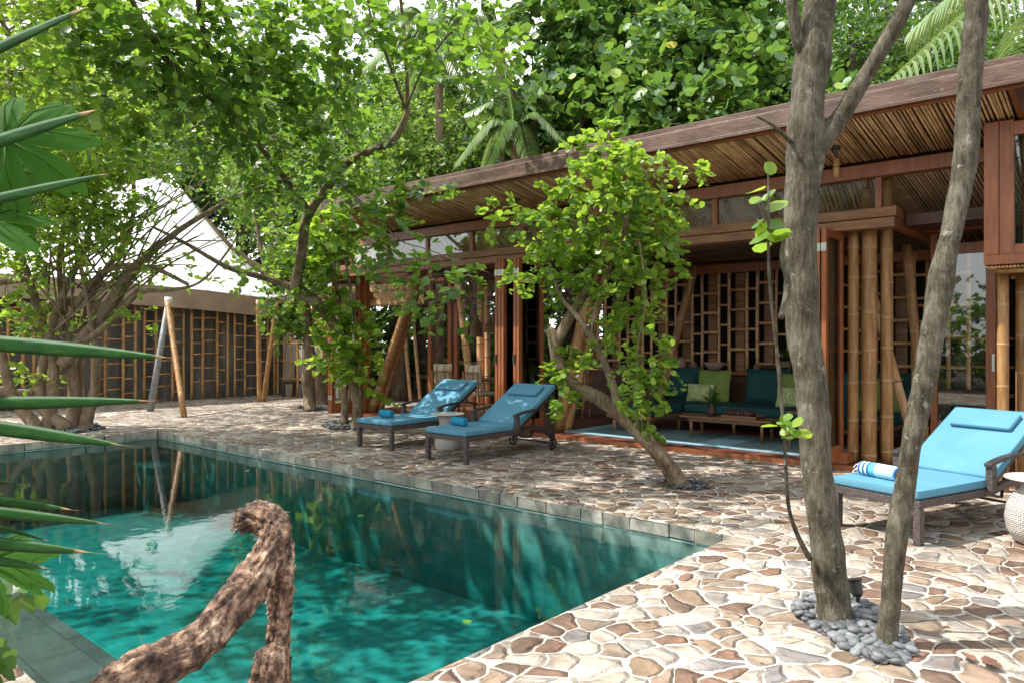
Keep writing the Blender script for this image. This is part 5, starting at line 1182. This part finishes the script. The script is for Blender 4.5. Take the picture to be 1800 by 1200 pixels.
for c,r,n in (((-17,5.0,6.6),(1.6,1.3,.6),150),((-15.6,6.6,6.8),(1.5,1.2,.6),130),((-18.4,6.6,7),(1.4,1.3,.6),110),((-12.5,2.6,6.8),(1.5,1.3,.7),130),((-10.8,1.2,6.6),(1.2,1.1,.6),130),((-9.2,.5,6.4),(1.1,1.0,.5),105),((-12,.2,6.6),(1.1,1.0,.5),60),((-13.6,4.4,7.2),(1.5,1.3,.7),110)): B.append((c,r,n))  # overhead leaf masses added to shade the pool and far terrace
L6.append([(at(60,380,12.8),.05),((-16,5.4,5.4),.04),((-16.6,6,6.6),.02)])
L6.append([(at(60,380,12.8),.05),(at(20,150,11.5),.045),((-13.2,3.4,6.4),.035),((-11.6,1.8,6.6),.025),((-9.6,.8,6.4),.015)])
tree('spreading_tree','many-stemmed spreading tree at the left end of the pool','tree',gnd(110,752),L6,B,'leaf_lime','bark_brown',.12,106,hook=.5,per=9,tlen=.45,droop=.3,tpl=HEX,shell=0)

# ================================================================= BACKGROUND TREES
def bg_proto(name,label,cat,leafm,barkm,leaf,tpl,R,Hc,nb,nt_,seed,per=9,tlen=.6):
    rs=np.random.RandomState(seed); random.seed(seed); blobs=[]
    for k in range(nb):
        u=rs.randn(3); u/=np.linalg.norm(u); q=.75*rs.rand()**.5; blobs.append(((u[0]*R*q,u[1]*R*q,Hc+u[2]*R*.9*q),(R*.36*(.7+.6*rs.rand()),)*2+(R*.3,),nt_))
    lim=[[(Vector((0,0,-.1)),.22),(Vector((.1,0,Hc*.4)),.17),(Vector((-.1,.1,Hc*.8)),.12),(Vector((0,0,Hc+R*.5)),.05)]]
    for k in range(7):
        a=rs.rand()*6.28; z=Hc*(.35+.4*rs.rand()); lim.append([(Vector((0,0,z)),.1),(Vector((math.cos(a)*R*.4,math.sin(a)*R*.4,z+.6)),.06),(Vector((math.cos(a)*R*.8,math.sin(a)*R*.8,z+1.6)),.025)])
    return tree(name,label,cat,Vector((0,0,0)),lim,blobs,leafm,barkm,leaf,seed,'trees of the garden behind the buildings',hook=.25,per=per,tlen=tlen,tpl=tpl,shell=.15)
big=bg_proto('broadleaf_tree','x','tree','leaf_round','bark_dark',.185,ROUND,2.3,5.6,22,40,201,7,.5)
fine=bg_proto('bushy_tree','x','tree','leaf_pale','bark_brown',.13,HEX,2.4,5.0,22,46,202,10,.7)
dark=bg_proto('evergreen_tree','x','tree','leaf_deep','bark_dark',.12,HEX,2.5,5.2,24,50,203,10,.7)
used=set(); cnt={}
def place(proto,px,dep,zs,label,rz=0,s=1.0,zc=None):
    """put a background tree so its trunk stands under column px at depth dep"""
    p=at(px,HY,dep); nm=proto.name
    if nm in used: o=copytree(proto)
    else: o=proto; used.add(nm)
    o.location=(p.x,p.y,-.03); o.rotation_euler=(0,0,rz); o.scale=(s,s,zs); o['label']=label
place(big,1000,19.0,1.4,'broad round-leaved tree over the roof above the trailing foliage',.3,1.25)
place(big,1160,17.4,1.32,'broad round-leaved tree over the roof left of the big trunk',1.7,1.22)
place(big,1310,16.1,1.22,'broad round-leaved tree over the roof directly left of the big grey trunk',3.1,1.14)
place(big,1080,20.5,1.75,'tall broad round-leaved tree further back above the roof middle',4.4,1.2)
place(big,1260,18.8,1.6,'tall broad round-leaved tree further back left of the big trunk',5.4,1.2)
place(dark,1500,15.5,1.2,'dark small-leaved tree in the fork of the big grey trunk',.5,1.0)
place(dark,1620,15.5,1.1,'dark small-leaved tree behind the slender trunk',2.0,1.0)
place(dark,1400,20,1.6,'tall dark small-leaved tree far behind the big trunk',3.0,1.2)
place(dark,1720,19,1.5,'tall dark tree behind the palm frond at the right',3.6,1.2)
place(dark,1860,15,1.2,'dark tree at the right edge beyond the roof corner',4.2,1.0)
place(fine,830,21.5,1.3,'bushy pale-green tree above the left end of the pavilion roof',.2,1.05)
place(fine,700,20,1.2,'bushy pale-green tree behind the curved limb of the arching tree',1.4,1.05)
place(fine,900,21.5,1.22,'bushy pale-green tree beside the palms in the middle',2.6,1.1)
place(dark,620,22,1.3,'dark tree behind the arching tree, above the tent end',5.0,1.1)
place(fine,480,24,1.35,'bushy tree just right of the white tent peak',3.9,1.2)
place(dark,330,29,1.5,'dark tall tree directly behind the white tent peak',1.1,1.3)
place(fine,180,27,1.6,'bushy tall tree behind the left of the tent',5.2,1.3)
place(fine,30,25,1.6,'bushy tall tree behind the tent at the left edge',.9,1.3)
place(dark,-90,22,1.5,'dark tree beyond the left edge of the tent',2.2,1.2)
place(fine,740,22,1.35,'pale bushy tree directly above the roof end, left of the low palm',2.9,1.0)
place(dark,800,24,1.75,'tall dark tree behind the upright palm in the gap of sky',2.9,1.15)
place(dark,690,25,1.8,'tall dark tree behind the curved limb, left of the gap of sky',.4,1.15)
place(dark,640,33,.95,'dark low tree far behind the bamboo props of the left bay',.4,1.5)
place(dark,780,32,.95,'dark low tree far behind the striped chairs',1.4,1.5)
place(dark,560,34,.95,'dark low tree far behind the porch of the tent',2.4,1.5)
place(fine,40,33,2.2,'towering pale tree far behind the tent at the left edge',.7,1.8)
place(dark,170,34,2.2,'towering dark tree far behind the left half of the tent',1.7,1.8)
place(fine,300,35,2.25,'towering pale tree far behind the tent peak',2.7,1.8)
place(dark,430,34,2.2,'towering dark tree far behind the right slope of the tent',3.7,1.8)
place(fine,640,33,1.9,'towering pale tree far behind the arching tree',4.7,1.7)
place(dark,760,27,1.25,'dark far tree under the pale palms',1.9,1.1)
place(dark,960,26,1.2,'dark far tree behind the green palm stalk',3.3,1.1)
place(fine,560,27,1.7,'tall pale tree far behind the arching tree',4.8,1.3)
place(dark,1560,17,1.45,'tall dark tree filling the sky between the fork and the slender trunk',.9,1.1)
place(dark,1650,22,1.9,'tallest dark tree behind the palm frond',1.9,1.3)
for k,(x,y) in enumerate(((4,-9),(-3,-11),(9,-4),(11,3),(-10,-12),(-17,-10))):
    o=copytree((big,dark,fine)[k%3]); o.location=(x,y,-.03); o.rotation_euler=(0,0,k*1.3); o['label']=('broad-leaved','dark','pale bushy')[k%3]+' garden tree behind the viewpoint, '+('second','third','fifth','sixth','first','seventh')[k]+' along the near garden edge'
# low garden growth seen through the pavilion
def shrub(label,x,y,s,m,seed,tpl=OVAL,leaf=.2,name='garden_shrub',n=60):
    rs=np.random.RandomState(seed); t=thing(name,label,'shrub',(x,y,-.03),0,'shrubs in the garden behind the pavilion')
    cr=MB(); st=MB(); twig_field(rs,cr,None,[((x,y,s*.6),(s*.8,s*.6,s*.6),n)],leaf,per=8,tlen=.5,shell=0,tpl=tpl)
    for k in range(6): st.tube([(x,y,-.03),(x+rs.randn()*.2*s,y+rs.randn()*.2*s,s*.8)],[.03,.01],5)
    st.build('stems','bark_dark',t); cr.build('foliage',m,t)
shr=[(-17.2,15.2,1.2,'leaf_deep','dark leafy shrub behind the far end of the log fence'),(-15.6,14.9,1.0,'leaf_mid','green shrub behind the log fence beside the leaning bamboo'),(-14.2,15.3,1.3,'leaf_deep','dark shrub behind the log fence, second from the pavilion corner'),(-12.9,14.7,.9,'leaf_lime','bright low shrub behind the log fence near the bamboo posts'),(-11.6,15.0,1.3,'leaf_mid','leafy shrub behind the two striped chairs'),(-10.3,14.8,1.1,'leaf_deep','dark shrub behind the woven pendants'),
     (-16.4,16.6,2.2,'leaf_mid','tall shrub at the back of the garden left of the pavilion'),(-13.6,16.8,2.4,'leaf_deep','tall dark shrub at the back behind the left bay'),(-11.0,16.6,2.4,'leaf_mid','tall shrub at the back behind the pendants'),(-19.5,17,2.4,'leaf_deep','tall dark shrub behind the porch'),(-1.9,14.5,1.6,'leaf_lime','bright shrub behind the glazed door'),(-8.6,16,2.2,'leaf_deep','dark shrub behind the centre door stack')]
shr+=[(-19.2,16.2,2.0,'leaf_mid','tall shrub seen between the bamboo props of the left bay'),(-21.6,17.2,2.6,'leaf_deep','tall dark shrub right of the porch of the tent'),(-17.8,17.6,2.6,'leaf_deep','tall dark shrub behind the slanting rear bamboos'),(-24,19,3,'leaf_mid','large shrub far behind the porch of the tent'),(-15.8,18.5,2.8,'leaf_mid','large shrub far behind the log fence'),(-20.5,20.5,3.2,'leaf_deep','largest dark shrub far behind the left bay'),(-5.6,-6.5,2.4,'leaf_mid','tall shrub across the terrace, mirrored in the glazed door'),(-4.6,-8,3.2,'leaf_deep','largest dark shrub across the terrace behind the mirrored one'),(-3.4,-7,2.2,'leaf_lime','bright shrub across the terrace, right of the mirrored one'),(-8.2,-6.5,2.4,'leaf_deep','dark shrub across the terrace, left of the mirrored one')]
for i,(x,y,s,m,lab) in enumerate(shr): shrub(lab,x,y,s,m,300+i,n=int(60*s))

# ================================================================= PALMS
def frond(b, pts, ln, n=46, wid=.03, droop=1.0, rnd=None, both=True, w0=.012):
    S=spline([(*p,0) for p in pts],10); P=[Vector(q[:3]) for q in S]; k=len(P)
    b.tube(P,[w0*(1-.8*i/k) for i in range(k)],5)
    for i in range(n):
        t=.12+.88*i/n; f=t*(k-1); a=int(f); p=P[a].lerp(P[min(a+1,k-1)],f-a); d=(P[min(a+1,k-1)]-P[max(a-1,0)]).normalized()
        sd=d.cross(Vector((0,0,1))); sd=sd.normalized() if sd.length>.05 else Vector((1,0,0))
        for s in (-1,1):
            l=ln*(math.sin(math.pi*min(1,t*.85+.12))**.6)*rnd.uniform(.85,1.1); dd=(sd*s*.8+d*.55+Vector((0,0,.25-.3*droop))).normalized(); q=p.copy(); vs=[]; up=d
            for m in range(5):
                ww=wid*(.45,1,.9,.6,.08)[m]; wv=dd.cross(Vector((0,0,1))).normalized()*ww/2 if abs(dd.z)<.97 else sd.cross(dd).normalized()*ww/2
                vs+=[q-wv,q+wv]; q=q+dd*l/4; dd=(dd+Vector((0,0,-.42*droop))).normalized()
            b.add(vs,[(2*m,2*m+1,2*m+3,2*m+2) for m in range(4)])
def palm(label, base, top, fr, seed, ln=.6):
    rnd=random.Random(seed); t=thing('palm_tree',label,'palm tree',(base.x,base.y,-.03),0,'palms behind the pavilion')
    b=MB(); limb(b,[((base.x,base.y,-.03),.16),((base.x+.1,base.y,top.z*.5),.12),(top,.11)],10); b.build('trunk','bark_brown',t,smooth=True)
    for e_,lift in fr:
        e_=Vector(e_); b=MB(); m=top.lerp(e_,.5)+Vector((0,0,lift)); frond(b,[top,top.lerp(m,.5)+Vector((0,0,lift*.35)),m,e_],ln,60,.045,1.1,rnd); b.build('frond','leaf_palm',t)
tp0=at(1990,-30,10.0)
palm('palm whose long frond hangs over the roof at the upper right',Vector((tp0.x,tp0.y,0)),tp0,[(at(1556,150,9.4),.75),(at(1600,60,11.5),.9),(at(1900,260,11),.6),(at(2100,200,12),.6),(at(1750,150,13.5),.5),(at(2000,-150,12),.4),(at(1700,-140,13),.4)],1,1.25)
tp1=at(770,85,20); palm('palm rising in the gap of sky above the pavilion roof',Vector((tp1.x,tp1.y,0)),tp1,[(at(640,120,19.5),.6),(at(900,120,19.5),.6),(at(690,20,20),.5),(at(850,30,20),.5),(at(720,170,19),.5),(at(830,175,19),.5),(at(770,-40,20),.2)],2,.8)
tp2=at(905,230,17); palm('low palm with drooping fronds just above the roof edge',Vector((tp2.x,tp2.y,0)),tp2,[(at(800,290,16.5),.5),(at(850,300,16),.5),(at(1000,260,16.5),.5),(at(940,310,16),.5),(at(820,200,17),.4),(at(970,170,17),.4),(at(890,130,17),.2)],3,.6)
tp3=at(880,75,19); palm('upright palm behind the round-leaved tree, top centre',Vector((tp3.x,tp3.y,0)),tp3,[(at(800,90,18.5),.4),(at(960,90,18.5),.4),(at(850,0,19),.3),(at(920,0,19),.3)],4,.7)

# ================================================================= FOREGROUND PLANTS
random.seed(17)
ys_=thing('spiky_yucca','spiky yucca with dark sword leaves at the near left edge','plant',(-1.84,.27,-.03))
dY=1.42
b=MB(); limb(b,[((-1.84,.27,-.03),.06),(at(-230,1100,dY),.05),(at(-235,700,dY),.045),(at(-240,250,dY),.04)],8); b.build('stem','bark_brown',ys_,smooth=True)
def sword(tip,edge,w,needle=.12,dt=1.35):
    """leaf from the stem through column 0 to its tip; w = width in px at the edge"""
    sl=(tip[1]-edge[1])/(tip[0]-edge[0]); x0=-235; y0=edge[1]+sl*(x0)*1.0
    if y0<200: y0=200
    A=at(x0,y0,dY); C=at(*tip,dt); E=at(*edge,(dY+dt)/2+.02)
    S=spline([(*A,0),(*E,0),(*C,0)],8); P=[Vector(q[:3]) for q in S]; k=len(P); vs=[];rr=[]; Lr=sum((P[i+1]-P[i]).length for i in range(k-1)); acc=0; fs=[]
    view=Vector((-SA,CA,0)); W=.88*w*dt/F
    for i,p in enumerate(P):
        if i: acc+=(P[i]-P[i-1]).length
        t=acc/Lr; d=(P[min(i+1,k-1)]-P[max(i-1,0)]).normalized(); u=d.cross(view).normalized(); v=u.cross(d).normalized()
        ww=W/2*max(.035,(1-((t-.45)/.55)**2 if t>.45 else 1)**.75 if t<1 else .0)
        # shallow channel section, rounded below
        vs+=[p+u*ww, p+u*ww*.45+v*ww*.35, p-u*ww*.3+v*ww*.45, p-u*ww, p-u*ww*.4-v*ww*.12, p+u*ww*.4-v*ww*.12]; rr+=[1.0 if t>.965 else 0.0]*6
    nL=C+(P[-1]-P[-2]).normalized()*needle*dt*300/F
    for i in range(k-1):
        for j in range(6): fs.append((i*6+j,i*6+(j+1)%6,(i+1)*6+(j+1)%6,(i+1)*6+j))
    o_=len(vs); vs.append(nL); rr.append(1.0)
    for j in range(6): fs.append(((k-1)*6+j,(k-1)*6+(j+1)%6,o_))
    b=MB(); b.add(vs,fs,rr); b.build('leaf','yucca_leaf',ys_,smooth=True)
for tip,edge,w,nd,dt in (((150,14),(0,84),27,.05,1.25),((168,194),(0,248),32,.05,1.28),((188,306),(0,349),24,.06,1.28),((292,628),(0,604),34,.17,1.3),((262,704),(0,708),28,.17,1.32),((210,781),(0,752),33,.2,1.3),((8,846),(0,845),14,.12,1.4),((125,895),(0,879),22,.14,1.36),((182,919),(0,901),27,.17,1.3),((85,950),(0,926),12,.0,1.38),((155,970),(0,955),30,.25,1.32),((82,998),(0,985),22,.08,1.36)):
    sword(tip,edge,w,nd,dt)
# papaya-like plant with large lobed leaves
pp=thing('papaya_plant','papaya plant with large lobed leaves at the left edge beyond the yucca','plant',(-2.75,.1,-.03))
b=MB(); tpx=at(-150,150,2.5); limb(b,[((tpx.x,tpx.y,-.03),.06),((tpx.x+.03,tpx.y,1),.05),(tpx,.04)],8); b.build('stem','bark_brown',pp,smooth=True)
def lobed(c, R, dirv, nrmv, seed):
    rnd=random.Random(seed); d=Vector(dirv).normalized(); n_=Vector(nrmv).normalized(); s=n_.cross(d).normalized(); n_=d.cross(s); vs=[c+n_*.0]; K=84
    for i in range(K+1):
        a=math.radians(-155+310*i/K); lob=abs(math.cos(a*4.06))**.75; ser=1+.07*math.sin(a*27)+.05*math.sin(a*52+1)
        r=R*(.34+.66*lob)*ser*(1-.25*abs(a)/2.7); p=c+d*math.cos(a)*r+s*math.sin(a)*r-n_*(r*r/R*.3); vs.append(p)
    rim=vs[1:]; vs=[vs[0]]; RN=6
    for q in range(1,RN+1):
        t=q/RN
        for i,p in enumerate(rim):
            a_=math.radians(-155+310*i/K); o=(p-c); f=t if t<1 else 1; rib=.035*R*math.sin(math.pi*t)*math.cos(a_*8.12)
            vs.append(c+o*f*1.0-n_*0+n_*(rib+R*.12*t*(1-t)))
    m_=K+1; fs=[(0,1+i,2+i) for i in range(K)]+[(1+(q*m_)+i,1+((q+1)*m_)+i,2+((q+1)*m_)+i,2+(q*m_)+i) for q in range(RN-1) for i in range(K)]
    b=MB(); b.add(vs,fs); b.tube([tpx,tpx.lerp(c,.5)+Vector((0,0,.03)),c],.008,5)
    for i in range(7):
        a_=math.radians(-132+44.3*i); b.tube([c+n_*.003,c+(d*math.cos(a_)+s*math.sin(a_))*R*.45+n_*.012,c+(d*math.cos(a_)+s*math.sin(a_))*R*.85-n_*(R*.2)],[.005,.003,.001],4)
    b.build('leaf','leaf_papaya',pp,smooth=True)
lobed(at(10,245,2.35),.27,(at(190,335,2.3)-at(20,235,2.35)),(.3,-.8,.6),1)
lobed(at(-40,385,2.3),.22,(at(75,420,2.2)-at(-40,385,2.3)),(.3,-.5,.8),2)
lobed(at(-60,300,2.4),.3,(at(20,400,2.3)-at(-60,300,2.4)),(.3,-.8,.6),3)
lobed(at(-30,990,2.2),.2,(at(75,1010,2.2)-at(-30,990,2.2)),(.1,-.5,.9),4)
def lowplant(label,c,r,n,m,seed,leaf):
    rs=np.random.RandomState(seed); t=thing('leafy_undergrowth',label,'plant',(c[0],c[1],-.03)); cr=MB(); st=MB()
    twig_field(rs,cr,st,[(c,r,n)],leaf,per=7,tlen=.25,shell=0); 
    st=MB(); st.tube([(c[0],c[1],-.03),(c[0]+.02,c[1]+.03,c[2]*.5),(c[0],c[1],c[2]+.1)],[.018,.014,.006],7)
    st.build('stem','bark_dark',t); cr.build('foliage',m,t)
p=at(-45,1075,2.5); lowplant('leafy undergrowth at the bottom left corner beside the pool edge',(p.x,p.y,p.z),(.16,.14,.2),20,'leaf_deep',7,.10)
# leaves floating on the water
for k,(px,py,lab) in enumerate(((432,826,'yellow-green leaf floating near the far side of the pool'),(818,1094,'pale leaf floating near the right side of the pool'),(640,905,'tiny leaf floating in the middle of the pool'))):
    p=gnd(px,py,-.13); b=MB(); put_leaves(b,np.array([[p.x,p.y,-.131]]),np.array([[math.cos(k*2.),math.sin(k*2.),0]]),np.array([[0,0,1.]]),np.array([.07]),OVAL)
    tag(b.build('floating_leaf','leaf_lime'),lab,'leaf','leaves floating on the pool')
# fallen leaves
random.seed(44)
for px,py,lab,s in ((1640,1105,'reddish fallen leaf on the paving right of the slender trunk',.05),(1715,1168,'crumpled dry leaf on the paving at the lower right',.09),(1128,1092,'small green-brown fallen leaf near the pool edge',.035),(913,1138,'yellowed fallen leaf on the coping at the bottom centre',.035),(1470,950,'small dry leaf on the paving left of the pebble bed',.03),(1290,1010,'small brown leaf on the paving right of the pool corner',.03),(1210,1130,'curled brown leaf on the paving at the bottom, left of the pebbles',.035),(1005,800,'small leaf on the terrace behind the wheeled lounger end',.04),(1380,900,'small brown leaf on the terrace beside the thin shoot',.03),(1700,1010,'brown leaf on the paving below the sunlit lounger',.035),(1330,1170,'tiny dry leaf on the paving at the lower middle',.025)):
    p=gnd(px,py); b=MB(); A=np.array([[p.x,p.y,.02]]); 
    for k in range(3 if s>.06 else 1): put_leaves(b,A+np.random.RandomState(k).randn(1,3)*np.array([[.02,.02,.0]]),np.array([[math.cos(px+k*1.3),math.sin(px+k*1.3),.12]]),np.array([[.3,0,1.]]),np.array([s]),OVAL)
    tag(b.build('fallen_leaf','leaf_dry'),lab,'leaf','fallen leaves on the paving')
